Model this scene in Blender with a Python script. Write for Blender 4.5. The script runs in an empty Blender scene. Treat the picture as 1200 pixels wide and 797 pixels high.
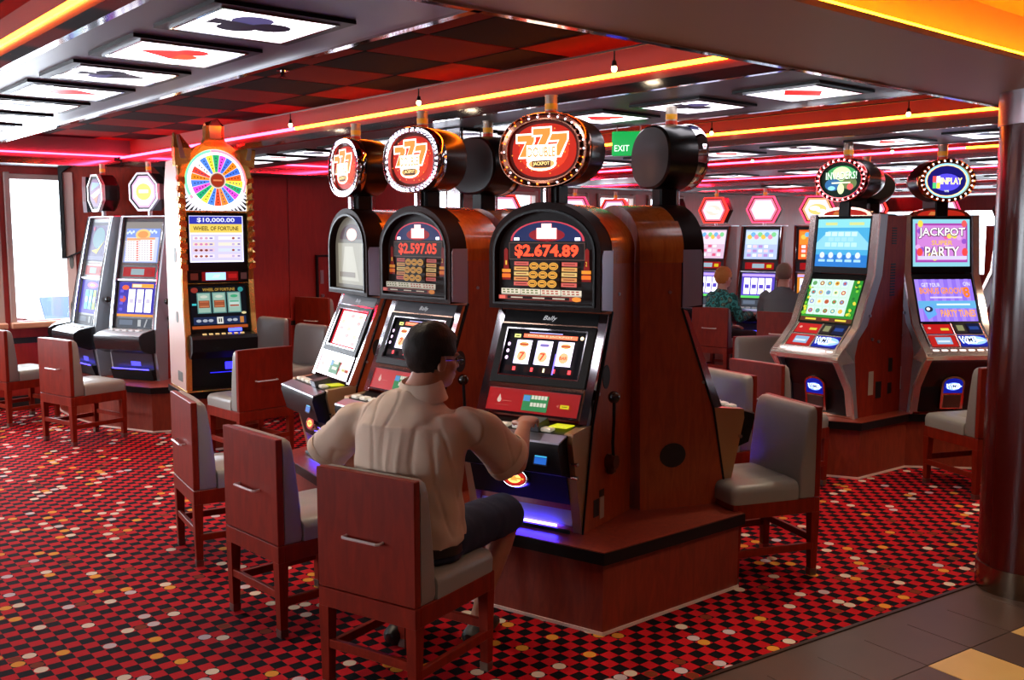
import bpy, bmesh, math, random
from mathutils import Vector, Matrix, noise
R = math.radians
random.seed(7)
scene = bpy.context.scene
COL = scene.collection

# ------------------------------------------------------------------ camera, world, light, exposure
CAM_H = 1.70
FOCAL_PX = 1153.0
PITCH = 6.22
cam = bpy.data.cameras.new('camera')
cam.sensor_width = 36.0
cam.lens = FOCAL_PX / 1200.0 * 36.0
cam.clip_start = 0.05
camo = bpy.data.objects.new('camera', cam)
COL.objects.link(camo)
camo.location = (0, 0, CAM_H)
camo.rotation_euler = (R(90 - PITCH), 0, 0)
scene.camera = camo

world = bpy.data.worlds.new('world')
scene.world = world
world.use_nodes = True
bg = world.node_tree.nodes['Background']
bg.inputs[0].default_value = (0.80, 0.90, 1.0, 1)
bg.inputs[1].default_value = 5.0

scene.view_settings.view_transform = 'Standard'
scene.view_settings.look = 'None'
scene.view_settings.gamma = 1.0
scene.view_settings.use_curve_mapping = False
scene.view_settings.exposure = 0.38

TH = R(40.3)                       # room axes: local x = v (to the right and away), local y = u (to the left and away)
def room_xy(u, v):
    return (v * math.cos(TH) - u * math.sin(TH), u * math.cos(TH) + v * math.sin(TH))
WALL_U = 10.4
SOFFIT = 2.34
CEIL = 2.58

def area_light(name, loc, rot, sx, sy, power, color):
    l = bpy.data.lights.new(name, 'AREA')
    l.shape = 'RECTANGLE'; l.size = sx; l.size_y = sy; l.energy = power; l.color = color
    o = bpy.data.objects.new(name, l); COL.objects.link(o)
    o.location = loc; o.rotation_euler = rot
    return o
# daylight entering through the windows of the far wall
for v in (-1.35, 0.35, 2.0, 2.73):
    x, y = room_xy(WALL_U - 0.03, v)
    w = 1.4 if v < 2.5 else 0.5
    if v == 2.0: w = 0.7
    area_light('window_daylight', (x, y, 1.55), (R(90), 0, TH), w, 1.35, 40 * w, (0.84, 0.92, 1.0)).rotation_euler = (R(-90), 0, TH)
# and through the windows of the left wall, out of frame
for u, pw in ((3.6, 26), (5.6, 34), (7.6, 62), (9.3, 62)):
    x, y = room_xy(u, -4.95)
    area_light('window_daylight', (x, y, 1.5), (R(90), 0, TH + R(-90)), 1.3, 1.3, pw, (0.86, 0.93, 1.0))

# ------------------------------------------------------------------ materials
def lin(h, k=1.0):
    h = h.lstrip('#')
    out = []
    for i in (0, 2, 4):
        s = int(h[i:i + 2], 16) / 255.0
        out.append((s / 12.92 if s <= 0.04045 else ((s + 0.055) / 1.055) ** 2.4) * k)
    return (out[0], out[1], out[2], 1.0)

MATS = {}
def mat(name, color, rough=0.5, metal=0.0, coat=0.0, emit=None, estr=0.0, spec=None, alpha=None):
    if name in MATS: return MATS[name]
    m = bpy.data.materials.new(name); m.use_nodes = True
    b = m.node_tree.nodes['Principled BSDF']
    c = lin(color) if isinstance(color, str) else (*color[:3], 1.0)
    b.inputs['Base Color'].default_value = c
    b.inputs['Roughness'].default_value = rough
    b.inputs['Metallic'].default_value = metal
    b.inputs['Coat Weight'].default_value = coat
    b.inputs['Coat Roughness'].default_value = 0.12
    if spec is not None: b.inputs['Specular IOR Level'].default_value = spec
    if emit:
        b.inputs['Emission Color'].default_value = lin(emit) if isinstance(emit, str) else (*emit[:3], 1)
        b.inputs['Emission Strength'].default_value = estr
    MATS[name] = m
    return m
def N(m, typ, **kw):
    n = m.node_tree.nodes.new(typ)
    for k, v in kw.items(): setattr(n, k, v)
    return n
def L(m, a, b): m.node_tree.links.new(a, b)
def bsdf(m): return m.node_tree.nodes['Principled BSDF']
def math_node(m, op, a, b=None):
    n = N(m, 'ShaderNodeMath', operation=op)
    for i, q in enumerate((a, b)):
        if q is None: continue
        if isinstance(q, (int, float)): n.inputs[i].default_value = q
        else: L(m, q, n.inputs[i])
    return n.outputs[0]
def mix_color(m, f, a, b):
    n = N(m, 'ShaderNodeMix', data_type='RGBA')
    if isinstance(f, (int, float)): n.inputs[0].default_value = f
    else: L(m, f, n.inputs[0])
    for i, q in ((6, a), (7, b)):
        if isinstance(q, tuple): n.inputs[i].default_value = q
        else: L(m, q, n.inputs[i])
    return n.outputs[2]
def wood(name, c1, c2, rough=0.32, coat=0.3, scale=(3, 3, 0.6)):
    m = mat(name, c1, rough, 0, coat)
    tc = N(m, 'ShaderNodeTexCoord'); mp = N(m, 'ShaderNodeMapping')
    mp.inputs['Scale'].default_value = scale
    L(m, tc.outputs['Object'], mp.inputs[0])
    n1 = N(m, 'ShaderNodeTexNoise'); n1.inputs['Scale'].default_value = 9; n1.inputs['Detail'].default_value = 6
    n1.inputs['Distortion'].default_value = 1.2
    L(m, mp.outputs[0], n1.inputs['Vector'])
    cr = N(m, 'ShaderNodeValToRGB')
    cr.color_ramp.elements[0].position = 0.35; cr.color_ramp.elements[1].position = 0.7
    cr.color_ramp.elements[0].color = lin(c2); cr.color_ramp.elements[1].color = lin(c1)
    L(m, n1.outputs[0], cr.inputs[0]); L(m, cr.outputs[0], bsdf(m).inputs['Base Color'])
    return m
W_CHAIR = wood('cherry_wood', '#801e08', '#6c1806', 0.4, 0.0)
bsdf(W_CHAIR).inputs['Specular IOR Level'].default_value = 0.22
W_CAB = wood('mahogany_laminate', '#a8481f', '#903818', 0.36, 0.08)
W_PLINTH = wood('plinth_laminate', '#84301a', '#6e2412', 0.4, 0.05)
W_ROOF = wood('led_tinted_laminate', '#cc6c28', '#b4561c', 0.24, 0.4)  # polished roof wood, orange LED reflection put into its colour
W_WALL = wood('wall_veneer', '#9a241a', '#8a1c14', 0.4, 0.1, (2, 2, 0.3))
W_RED = wood('red_laminate', '#96270f', '#7e1e0c', 0.45, 0.0)
bsdf(W_RED).inputs['Specular IOR Level'].default_value = 0.25
LEATHER = mat('grey_leather', '#827e78', 0.42, 0, 0.05)
def leather_nodes(m, s=160, d=0.12):
    t = N(m, 'ShaderNodeTexNoise'); t.inputs['Scale'].default_value = s
    b = N(m, 'ShaderNodeBump'); b.inputs['Strength'].default_value = d; b.inputs['Distance'].default_value = 0.002
    tc = N(m, 'ShaderNodeTexCoord'); L(m, tc.outputs['Object'], t.inputs['Vector'])
    L(m, t.outputs[0], b.inputs['Height']); L(m, b.outputs[0], bsdf(m).inputs['Normal'])
leather_nodes(LEATHER)
CHROME = mat('chrome', '#d8d8dc', 0.08, 1.0)
SATIN = mat('satin_steel', '#a9a9b2', 0.28, 1.0)
BRUSHED = mat('brushed_silver', '#b4b6bb', 0.38, 0.85)
TAN_METAL = mat('champagne_metal', '#b08d6a', 0.35, 0.7)
GOLD = mat('polished_gold', '#f2c468', 0.2, 0.9)
COPPER = mat('copper_chrome', '#dab49c', 0.13, 1.0)
SPARK = mat('sparkling_chrome', '#efe2dc', 0.18, 0.75)
CHEEK = mat('lilac_cheek', '#a3a0b4', 0.38, 0.45)
BLACK = mat('black_plastic', '#0a0a0b', 0.42, 0, 0.0, spec=0.25)
BLACKM = mat('black_matte', '#141315', 0.55)
DGREY = mat('dark_grey_plastic', '#333338', 0.4)
GREYP = mat('grey_plastic', '#8d9096', 0.4, 0.2)
SILVERP = mat('silver_paint', '#9aa0a6', 0.35, 0.55)
WHITEP = mat('blush_white_panel', '#b5948a', 0.45)
OVALG = mat('grey_vent_patch', '#55554f', 0.6)
REDP = mat('red_panel', '#a30f12', 0.3, 0, 0.2, '#c01216', 0.12)
STICKER = mat('paper_sticker', '#a79a8c', 0.7)
SKIRT = mat('skirting_steel', '#e6d4c8', 0.3, 0.35)

SCREEN = bpy.data.materials.new('backlit_print'); SCREEN.use_nodes = True
_b = bsdf(SCREEN); _b.inputs['Base Color'].default_value = (0.01, 0.01, 0.012, 1); _b.inputs['Roughness'].default_value = 0.34; _b.inputs['Specular IOR Level'].default_value = 0.06
_a = N(SCREEN, 'ShaderNodeAttribute'); _a.attribute_name = 'Col'
L(SCREEN, _a.outputs['Color'], _b.inputs['Emission Color']); _b.inputs['Emission Strength'].default_value = 1.0
PRINT = bpy.data.materials.new('flat_print'); PRINT.use_nodes = True
_a = N(PRINT, 'ShaderNodeAttribute'); _a.attribute_name = 'Col'
L(PRINT, _a.outputs['Color'], bsdf(PRINT).inputs['Base Color']); bsdf(PRINT).inputs['Roughness'].default_value = 0.35
def glow(name, color, s): return mat(name, '#050505', 0.4, 0, 0, color, s)

# ------------------------------------------------------------------ mesh helpers
def finish(bm, name, mats, parent=None, smooth=35, loc=None, rot=None, kind=None, label=None):
    bmesh.ops.recalc_face_normals(bm, faces=bm.faces)
    me = bpy.data.meshes.new(name); bm.to_mesh(me); bm.free()
    return link(me, name, mats, parent, smooth, loc, rot, kind, label)
def link(me, name, mats, parent=None, smooth=35, loc=None, rot=None, kind=None, label=None):
    for m in (mats if isinstance(mats, (list, tuple)) else [mats]): me.materials.append(m)
    if smooth:
        for p in me.polygons: p.use_smooth = True
        me.set_sharp_from_angle(angle=R(smooth))
    o = bpy.data.objects.new(name, me); COL.objects.link(o)
    if parent: o.parent = parent
    if loc: o.location = loc
    if rot: o.rotation_euler = rot
    if kind: o['kind'] = kind
    if label: o['label'] = label
    return o
def thing(name, label, cat, loc=(0, 0, 0), rz=0.0, group=None):
    o = bpy.data.objects.new(name, None); COL.objects.link(o)
    o.empty_display_size = 0.1
    o.location = loc; o.rotation_euler = (0, 0, rz)
    tag(o, label, cat, group)
    return o
def tag(o, label, cat, group=None):
    o['label'] = label; o['category'] = cat
    if group: o['group'] = group
    return o
def copy_tree(o, parent=None):
    c = o.copy(); COL.objects.link(c); c.parent = parent
    for ch in list(o.children): copy_tree(ch, c)
    return c
def box(bm, x0, x1, y0, y1, z0, z1, bev=0.0, seg=1, M=None):
    r = bmesh.ops.create_cube(bm, size=1.0)
    vs = r['verts']
    for v in vs:
        v.co = Vector((x0 + (v.co.x + .5) * (x1 - x0), y0 + (v.co.y + .5) * (y1 - y0), z0 + (v.co.z + .5) * (z1 - z0)))
    if M is not None:
        for v in vs: v.co = M @ v.co
    if bev > 0:
        es = list({e for v in vs for e in v.link_edges})
        bmesh.ops.bevel(bm, geom=es, offset=bev, segments=seg, profile=0.5, affect='EDGES')
    return bm
def prism(bm, pts, a0, a1, axis='x'):
    # polygon in the plane perpendicular to axis; x: pts=(y,z); y: pts=(x,z); z: pts=(x,y)
    def P(p, a):
        if axis == 'x': return (a, p[0], p[1])
        if axis == 'y': return (p[0], a, p[1])
        return (p[0], p[1], a)
    A = [bm.verts.new(P(p, a0)) for p in pts]; B = [bm.verts.new(P(p, a1)) for p in pts]
    n = len(pts)
    for i in range(n): bm.faces.new((A[i], A[(i + 1) % n], B[(i + 1) % n], B[i]))
    bm.faces.new(A); bm.faces.new(B[::-1])
    return bm
def ring_prism(bm, outer, inner, a0, a1, axis='y'):
    def P(p, a):
        if axis == 'x': return (a, p[0], p[1])
        if axis == 'y': return (p[0], a, p[1])
        return (p[0], p[1], a)
    n = len(outer)
    O0 = [bm.verts.new(P(p, a0)) for p in outer]; O1 = [bm.verts.new(P(p, a1)) for p in outer]
    I0 = [bm.verts.new(P(p, a0)) for p in inner]; I1 = [bm.verts.new(P(p, a1)) for p in inner]
    for i in range(n):
        j = (i + 1) % n
        bm.faces.new((O0[i], O0[j], O1[j], O1[i])); bm.faces.new((I0[i], I1[i], I1[j], I0[j]))
        bm.faces.new((O0[i], I0[i], I0[j], O0[j])); bm.faces.new((O1[i], O1[j], I1[j], I1[i]))
    return bm
def loft(bm, rings, closed=True, caps=True):
    V = [[bm.verts.new(p) for p in r] for r in rings]
    n = len(V[0])
    for a, b in zip(V, V[1:]):
        for i in range(n if closed else n - 1):
            j = (i + 1) % n
            bm.faces.new((a[i], a[j], b[j], b[i]))
    if caps:
        bm.faces.new(V[0][::-1]); bm.faces.new(V[-1])
    return bm
def cyl(bm, p0, p1, r0, r1=None, n=16):
    r1 = r0 if r1 is None else r1
    p0 = Vector(p0); p1 = Vector(p1); d = (p1 - p0).normalized()
    a = d.orthogonal().normalized(); b = d.cross(a)
    rings = [[p + (a * math.cos(t) + b * math.sin(t)) * r for t in [2 * math.pi * i / n for i in range(n)]] for p, r in ((p0, r0), (p1, r1))]
    return loft(bm, rings)
def tube(bm, path, r, n=8):
    path = [Vector(p) for p in path]; rings = []
    prev = None
    for i, p in enumerate(path):
        d = (path[min(i + 1, len(path) - 1)] - path[max(i - 1, 0)]).normalized()
        a = d.orthogonal().normalized() if prev is None else (prev - d * prev.dot(d)).normalized()
        prev = a; b = d.cross(a)
        rr = r[i] if isinstance(r, (list, tuple)) else r
        rings.append([p + (a * math.cos(t) + b * math.sin(t)) * rr for t in [2 * math.pi * k / n for k in range(n)]])
    return loft(bm, rings)
def ball(bm, c, rx, ry=None, rz=None, u=16, v=10, M=None):
    ry = rx if ry is None else ry; rz = rx if rz is None else rz
    r = bmesh.ops.create_uvsphere(bm, u_segments=u, v_segments=v, radius=1.0)
    for q in r['verts']:
        p = Vector((q.co.x * rx, q.co.y * ry, q.co.z * rz))
        if M is not None: p = M @ p
        q.co = p + Vector(c)
    return bm
def ell(cx, cz, rx, rz, n=40, p=2.0, t0=0.0):
    out = []
    for i in range(n):
        t = t0 + 2 * math.pi * i / n; c, s = math.cos(t), math.sin(t)
        out.append((cx + rx * math.copysign(abs(c) ** (2 / p), c), cz + rz * math.copysign(abs(s) ** (2 / p), s)))
    return out
def arch(a, z0, zs, zt, n=20):
    pts = [(-a, z0), (a, z0), (a, zs)]
    for i in range(1, n): 
        t = math.pi * i / n
        pts.append((a * math.cos(t), zs + (zt - zs) * math.sin(t)))
    pts.append((-a, zs))
    return pts
def new(): return bmesh.new()
def part(name, mats, parent, *shapes, smooth=35, kind=None, label=None):
    bm = bmesh.new()
    for s in shapes:
        f, a = s[0], s[1:]
        kw = {}
        if a and isinstance(a[-1], dict): kw = a[-1]; a = a[:-1]
        f(bm, *a, **kw)
    return finish(bm, name, mats, parent, smooth, kind=kind, label=label)

# ------------------------------------------------------------------ text and backlit print
_glyph = {}
def text_polys(s, bold=0.0, shear=0.0):
    key = (s, bold, shear)
    if key in _glyph: return _glyph[key]
    c = bpy.data.curves.new('lettering', 'FONT'); c.body = s; c.size = 1.0
    c.align_x = 'CENTER'; c.align_y = 'CENTER'; c.offset = bold; c.shear = shear
    c.resolution_u = 2
    o = bpy.data.objects.new('lettering', c)
    me = bpy.data.meshes.new_from_object(o)
    polys = [[(me.vertices[i].co.x, me.vertices[i].co.y) for i in p.vertices] for p in me.polygons]
    xs = [q[0] for p in polys for q in p] or [0]
    ys = [q[1] for p in polys for q in p] or [0]
    res = (polys, (min(xs), max(xs), min(ys), max(ys)))
    bpy.data.objects.remove(o); bpy.data.curves.remove(c); bpy.data.meshes.remove(me)
    _glyph[key] = res
    return res
def display(name, parent, items, loc=(0, 0, 0), rot=None, k=1.0, material=None, step=0.0006, label=None, curve=None):
    # items drawn in the x-z plane facing -y, each on top of the one before
    verts, faces, cols = [], [], []
    def add(poly, y, c):
        i0 = len(verts)
        verts.extend((p[0], y, p[1]) for p in poly)
        faces.append(list(range(i0, i0 + len(poly)))); cols.append(c)
    y = 0.0
    for it in items:
        t = it[0]; y -= step
        if t == 'r':
            _, x0, x1, z0, z1, c = it; add([(x0, z0), (x1, z0), (x1, z1), (x0, z1)], y, lin(c, k) if isinstance(c, str) else c)
        elif t == 'e':
            _, cx, cz, rx, rz, c = it[:6]; n = it[6] if len(it) > 6 else 20
            add(ell(cx, cz, rx, rz, n, t0=math.pi / n if n < 12 else 0), y, lin(c, k) if isinstance(c, str) else c)
        elif t == 'p':
            add(it[1], y, lin(it[2], k) if isinstance(it[2], str) else it[2])
        elif t == 't':
            _, s, cx, cz, w, h, c = it[:7]; bold = it[7] if len(it) > 7 else 0.0; sh = it[8] if len(it) > 8 else 0.0
            polys, (a, b, e, f) = text_polys(s, bold, sh)
            sx = w / max(b - a, 1e-6); sz = h / max(f - e, 1e-6)
            cc = lin(c, k) if isinstance(c, str) else c
            for p in polys:
                add([(cx + (q[0] - (a + b) / 2) * sx, cz + (q[1] - (e + f) / 2) * sz) for q in p], y, cc)
    me = bpy.data.meshes.new(name); me.from_pydata(verts, [], faces)
    at = me.color_attributes.new('Col', 'FLOAT_COLOR', 'CORNER')
    buf = []
    for f, c in zip(faces, cols): buf.extend(list(c) * len(f))
    at.data.foreach_set('color', buf)
    # make every face look towards -y
    bm = bmesh.new(); bm.from_mesh(me)
    bm.normal_update()
    fl = [f for f in bm.faces if f.normal.y > 0]
    bmesh.ops.reverse_faces(bm, faces=fl)
    bm.to_mesh(me); bm.free()
    return link(me, name, material or SCREEN, parent, 0, loc, rot, label=label)
# ------------------------------------------------------------------ the room
ROT = (0, 0, TH)
V0, V1, U0 = -5.0, 18.0, -3.5
def carpet_u(v): return 2.29 - 0.114 * (v - 2.86)

CARPET = mat('casino_carpet', '#a01010', 0.9, spec=0.1)
def build_carpet(m):
    tc = N(m, 'ShaderNodeTexCoord'); sp = N(m, 'ShaderNodeSeparateXYZ'); L(m, tc.outputs['Object'], sp.inputs[0])
    S = 1 / 0.056
    xs = math_node(m, 'MULTIPLY', sp.outputs[0], S); ys = math_node(m, 'MULTIPLY', sp.outputs[1], S)
    fx = math_node(m, 'FLOOR', xs); fy = math_node(m, 'FLOOR', ys)
    chk = math_node(m, 'MODULO', math_node(m, 'ABSOLUTE', math_node(m, 'ADD', fx, fy)), 2.0)
    chk = math_node(m, 'GREATER_THAN', chk, 0.5)
    cb = N(m, 'ShaderNodeCombineXYZ'); L(m, fx, cb.inputs[0]); L(m, fy, cb.inputs[1])
    wn = N(m, 'ShaderNodeTexWhiteNoise', noise_dimensions='2D'); L(m, cb.outputs[0], wn.inputs['Vector'])
    dx = math_node(m, 'SUBTRACT', math_node(m, 'SUBTRACT', xs, fx), 0.5); dy = math_node(m, 'SUBTRACT', math_node(m, 'SUBTRACT', ys, fy), 0.5)
    d = math_node(m, 'SQRT', math_node(m, 'ADD', math_node(m, 'MULTIPLY', dx, dx), math_node(m, 'MULTIPLY', dy, dy)))
    inside = math_node(m, 'LESS_THAN', d, 0.47)
    pick = math_node(m, 'GREATER_THAN', wn.outputs['Value'], 0.89)
    dot = math_node(m, 'MULTIPLY', inside, pick)
    ramp = N(m, 'ShaderNodeValToRGB'); ramp.color_ramp.interpolation = 'CONSTANT'
    sc = N(m, 'ShaderNodeSeparateColor'); L(m, wn.outputs['Color'], sc.inputs[0]); L(m, sc.outputs[1], ramp.inputs[0])
    e = ramp.color_ramp.elements
    e[0].position = 0; e[0].color = lin('#c9b9a4'); e[1].position = 0.42; e[1].color = lin('#c98a2e')
    for p, c in ((0.68, '#6d2d16'), (0.85, '#b5a6a8')):
        q = e.new(p); q.color = lin(c)
    nz = N(m, 'ShaderNodeTexNoise'); nz.inputs['Scale'].default_value = 220; L(m, tc.outputs['Object'], nz.inputs['Vector'])
    base = mix_color(m, chk, lin('#a80e17'), lin('#0a0508'))
    col = mix_color(m, dot, base, ramp.outputs[0])
    v = N(m, 'ShaderNodeHueSaturation'); L(m, col, v.inputs['Color'])
    L(m, math_node(m, 'ADD', math_node(m, 'MULTIPLY', nz.outputs[0], 0.5), 0.75), v.inputs['Value'])
    L(m, v.outputs[0], bsdf(m).inputs['Base Color'])
    bp = N(m, 'ShaderNodeBump'); bp.inputs['Strength'].default_value = 0.35; bp.inputs['Distance'].default_value = 0.004
    L(m, nz.outputs[0], bp.inputs['Height']); L(m, bp.outputs[0], bsdf(m).inputs['Normal'])
build_carpet(CARPET)
bm = new(); prism(bm, [(V0, carpet_u(V0)), (V1, carpet_u(V1)), (V1, WALL_U), (V0, WALL_U)], -0.05, 0.0, 'z')
floor = finish(bm, 'floor', CARPET, rot=ROT, kind='structure'); floor['label'] = 'red and black checked casino carpet scattered with cream and amber dots'
# tiled floor in the near right corner: brown tiles with cream inlays, laid along the carpet edge
GROUT = mat('tile_grout', '#2c2019', 0.8)
TILE = mat('brown_floor_tile', '#4b3a32', 0.38)
CREAM = mat('cream_floor_tile', '#c9a768', 0.35)
for m_, a_, b_ in ((TILE, '#4e3c34', '#43332c'), (CREAM, '#cdab6c', '#bd9858')):
    nz = N(m_, 'ShaderNodeTexNoise'); nz.inputs['Scale'].default_value = 7; nz.inputs['Detail'].default_value = 5
    tc = N(m_, 'ShaderNodeTexCoord'); L(m_, tc.outputs['Object'], nz.inputs['Vector'])
    L(m_, mix_color(m_, nz.outputs[0], lin(a_), lin(b_)), bsdf(m_).inputs['Base Color'])
bm = new(); prism(bm, [(V0, U0), (V1, U0), (V1, carpet_u(V1)), (V0, carpet_u(V0))], -0.05, -0.004, 'z')
tfloor = finish(bm, 'floor_tiled', GROUT, rot=ROT, kind='structure'); tfloor['label'] = 'dark brown tiled floor with cream inlay tiles beside the carpet'
e1 = Vector((0.829, 0.559)); e2 = Vector((0.559, -0.829)); P0 = Vector((1.642, 3.725))
TS = 0.298
tb = new(); box(tb, 0.002, TS - 0.002, -TS + 0.002, -0.002, -0.03, 0.0, 0.0015)
me_t = bpy.data.meshes.new('tile'); tb.to_mesh(me_t); tb.free()
me_c = me_t.copy(); me_t.materials.append(TILE); me_c.materials.append(CREAM)
ang = math.atan2(e1.y, e1.x)
edgeA = Vector(room_xy(carpet_u(0), 0)); 
nt = 0
for i in range(-8, 12):
    for j in range(-6, 6):
        p = P0 + e1 * (i * TS) + e2 * (j * TS)
        ok = True
        for du, dv in ((0, 0), (TS, 0), (0, TS), (TS, TS)):
            q = p + e1 * du + e2 * dv
            uu = q.y * math.cos(TH) - q.x * math.sin(TH); vv = q.x * math.cos(TH) + q.y * math.sin(TH)
            if uu > carpet_u(vv) - 0.02: ok = False
        if not ok: continue
        cream = (i % 2 == 0 and j >= 0) if i >= 0 else False
        o = bpy.data.objects.new('tile', me_c if cream else me_t); COL.objects.link(o)
        o.location = (p.x, p.y, 0.0); o.rotation_euler = (0, 0, ang)
        o.parent = tfloor; o.matrix_parent_inverse = Matrix.Rotation(-TH, 4, 'Z')
        nt += 1
# strip between the tiles and the carpet
bm = new(); prism(bm, [(V0, carpet_u(V0) - 0.012), (V1, carpet_u(V1) - 0.012), (V1, carpet_u(V1) + 0.006), (V0, carpet_u(V0) + 0.006)], -0.01, 0.004, 'z')
finish(bm, 'trim_1', mat('edge_strip', '#3a2a22', 0.4, 0.6), rot=ROT, kind='structure')['label'] = 'thin metal strip where the carpet meets the tiled floor'
bm = new(); prism(bm, [(V0, carpet_u(V0) - 0.33), (V1, carpet_u(V1) - 0.33), (V1, carpet_u(V1) - 0.01), (V0, carpet_u(V0) - 0.01)], -0.04, -0.002, 'z')
finish(bm, 'border_tiles', TILE, tfloor)

# far wall: veneer panels above and below a black reveal, windows on the left
bm = new()
ZB = 0.66
wins = [(-2.05, -0.65), (-0.35, 1.05), (1.65, 2.36), (2.47, 3.45), (8.5, 9.25), (9.5, 10.25), (10.5, 11.25), (11.6, 12.4)]
def wall_seg(v0, v1, z0, z1): box(bm, v0, v1, WALL_U, WALL_U + 0.12, z0, z1)
xs = [V0] + [q for w in wins for q in w] + [V1]
for i in range(0, len(xs), 2): wall_seg(xs[i], xs[i + 1], 0, SOFFIT)
for a, b in wins:
    wall_seg(a, b, 0, 0.84); wall_seg(a, b, 2.24, SOFFIT)
wf = finish(bm, 'wall_far', W_WALL, rot=ROT, kind='structure', smooth=0); wf['label'] = 'dark red veneer panelled wall with windows at its left end'
v = 3.62
k = 0
pan = [3.6, 4.5, 5.42, 6.6, 7.5, 8.42]
for a, b in zip(pan, pan[1:]):
    part('panel', W_WALL, wf, (box, a + 0.004, b - 0.004, WALL_U - 0.018, WALL_U + 0.001, ZB + 0.02, SOFFIT - 0.01, 0.002))
    part('lower_panel', W_WALL, wf, (box, a + 0.004, b - 0.004, WALL_U - 0.018, WALL_U + 0.001, 0.11, ZB - 0.035, 0.002))
part('reveal', BLACKM, wf, (box, -2.5, 12.6, WALL_U - 0.006, WALL_U + 0.001, ZB - 0.035, ZB + 0.02))
part('skirting', BLACKM, wf, (box, -2.5, 12.6, WALL_U - 0.02, WALL_U + 0.001, 0.0, 0.11))
FRAME = mat('window_frame_paint', '#a68d84', 0.45)
GLASS = mat('window_glass', '#ffffff', 0.02)
_tr = N(GLASS, 'ShaderNodeBsdfTransparent'); _mx = N(GLASS, 'ShaderNodeMixShader'); _gl = N(GLASS, 'ShaderNodeBsdfGlossy')
_gl.inputs['Roughness'].default_value = 0.03; _mx.inputs[0].default_value = 0.05
L(GLASS, _tr.outputs[0], _mx.inputs[1]); L(GLASS, _gl.outputs[0], _mx.inputs[2])
L(GLASS, _mx.outputs[0], GLASS.node_tree.nodes['Material Output'].inputs['Surface'])
for i, (a, b) in enumerate(wins):
    w = thing('window_%d' % (i + 1), '', 'window'); del w['category']; w['kind'] = 'structure'
    w['label'] = ['bright window furthest left along the red wall', 'second bright window along the red wall', 'bright window slice beside the window post at the left edge', 'large blown-out window left of the slot machines', 'small far window behind the middle triple seven machine', 'small far window left of the front sign', 'small far window behind the front sign', 'small far window under the exit sign'][i]
    w.rotation_euler = ROT
    bm = new()
    for q in ((a - 0.03, a + 0.025, 0.80, 2.28), (b - 0.025, b + 0.03, 0.80, 2.28)): box(bm, q[0], q[1], WALL_U - 0.03, WALL_U + 0.06, q[2], q[3], 0.006)
    box(bm, a, b, WALL_U - 0.03, WALL_U + 0.06, 2.215, 2.265, 0.006)
    finish(bm, 'window_frame', FRAME, w)
    part('pane', GLASS, w, (box, a, b, WALL_U + 0.03, WALL_U + 0.036, 0.82, 2.25))
    part('window_sill', mat('sill_wood', '#b3795a', 0.4), w, (box, a - 0.04, b + 0.04, WALL_U - 0.09, WALL_U + 0.07, 0.775, 0.835, 0.01))
# hatch in the far wall
h = thing('service_hatch', 'small red service hatch with black frame and square notice in the far wall', 'hatch', (*room_xy(WALL_U - 0.02, 6.12), 0.66), TH)
part('frame', BLACK, h, (ring_prism, [(-0.36, 0), (0.36, 0), (0.36, 0.78), (-0.36, 0.78)], [(-0.335, 0.02), (0.335, 0.02), (0.335, 0.755), (-0.335, 0.755)], -0.03, 0.0))
part('door_leaf', W_WALL, h, (box, -0.335, 0.335, -0.02, 0.0, 0.02, 0.755))
part('notice', STICKER, h, (box, -0.06, 0.06, -0.024, -0.02, 0.55, 0.69))
part('notice_mark', mat('notice_red', '#a8442c', 0.6), h, (box, -0.03, 0.03, -0.0255, -0.024, 0.58, 0.66))
part('handle', SATIN, h, (cyl, (-0.29, -0.05, 0.3), (-0.29, -0.02, 0.3), 0.018), (box, -0.31, -0.27, -0.03, -0.02, 0.44, 0.60))
# other walls that close the room
def plain_wall(name, pts, label):
    bm = new(); prism(bm, pts, 0, CEIL + 0.1, 'z')
    o = finish(bm, name, W_WALL, rot=ROT, kind='structure', smooth=0); o['label'] = label
bm = new()
for z0, z1 in ((0, 0.85), (2.15, CEIL + .1)): box(bm, V0 - 0.1, V0, U0, WALL_U, z0, z1)
lw = [3.0, 4.2, 5.0, 6.2, 7.0, 8.2, 8.7, 9.9]
for a, b in zip([U0] + lw[1::2], lw[0::2] + [WALL_U]): box(bm, V0 - 0.1, V0, a, b, 0.85, 2.15)
wl = finish(bm, 'wall_left', W_WALL, rot=ROT, kind='structure', smooth=0); wl['label'] = 'red veneer wall with daylight windows left of the casino floor'
for a, b in zip(lw[0::2], lw[1::2]): part('pane', GLASS, wl, (box, V0 - 0.06, V0 - 0.054, a, b, 0.85, 2.15))
plain_wall('wall_back', [(V0, U0 - 0.1), (V1, U0 - 0.1), (V1, U0), (V0, U0)], 'red veneer wall behind the viewer')
bm = new()
for z0, z1 in ((0, 0.95), (2.1, CEIL + .1)): box(bm, V1, V1 + 0.1, U0, WALL_U, z0, z1)
for i in range(10): box(bm, V1, V1 + 0.1, U0 + i * 1.5, U0 + i * 1.5 + 0.25, 0.95, 2.1)
wr = finish(bm, 'wall_right', W_WALL, rot=ROT, kind='structure', smooth=0); wr['label'] = 'distant red wall with a row of bright windows'
bm = new()
for i in range(9): box(bm, V1 + 0.04, V1 + 0.05, U0 + i * 1.5 + 0.25, U0 + i * 1.5 + 1.5, 0.95, 2.1)
finish(bm, 'panes', GLASS, wr)

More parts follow.
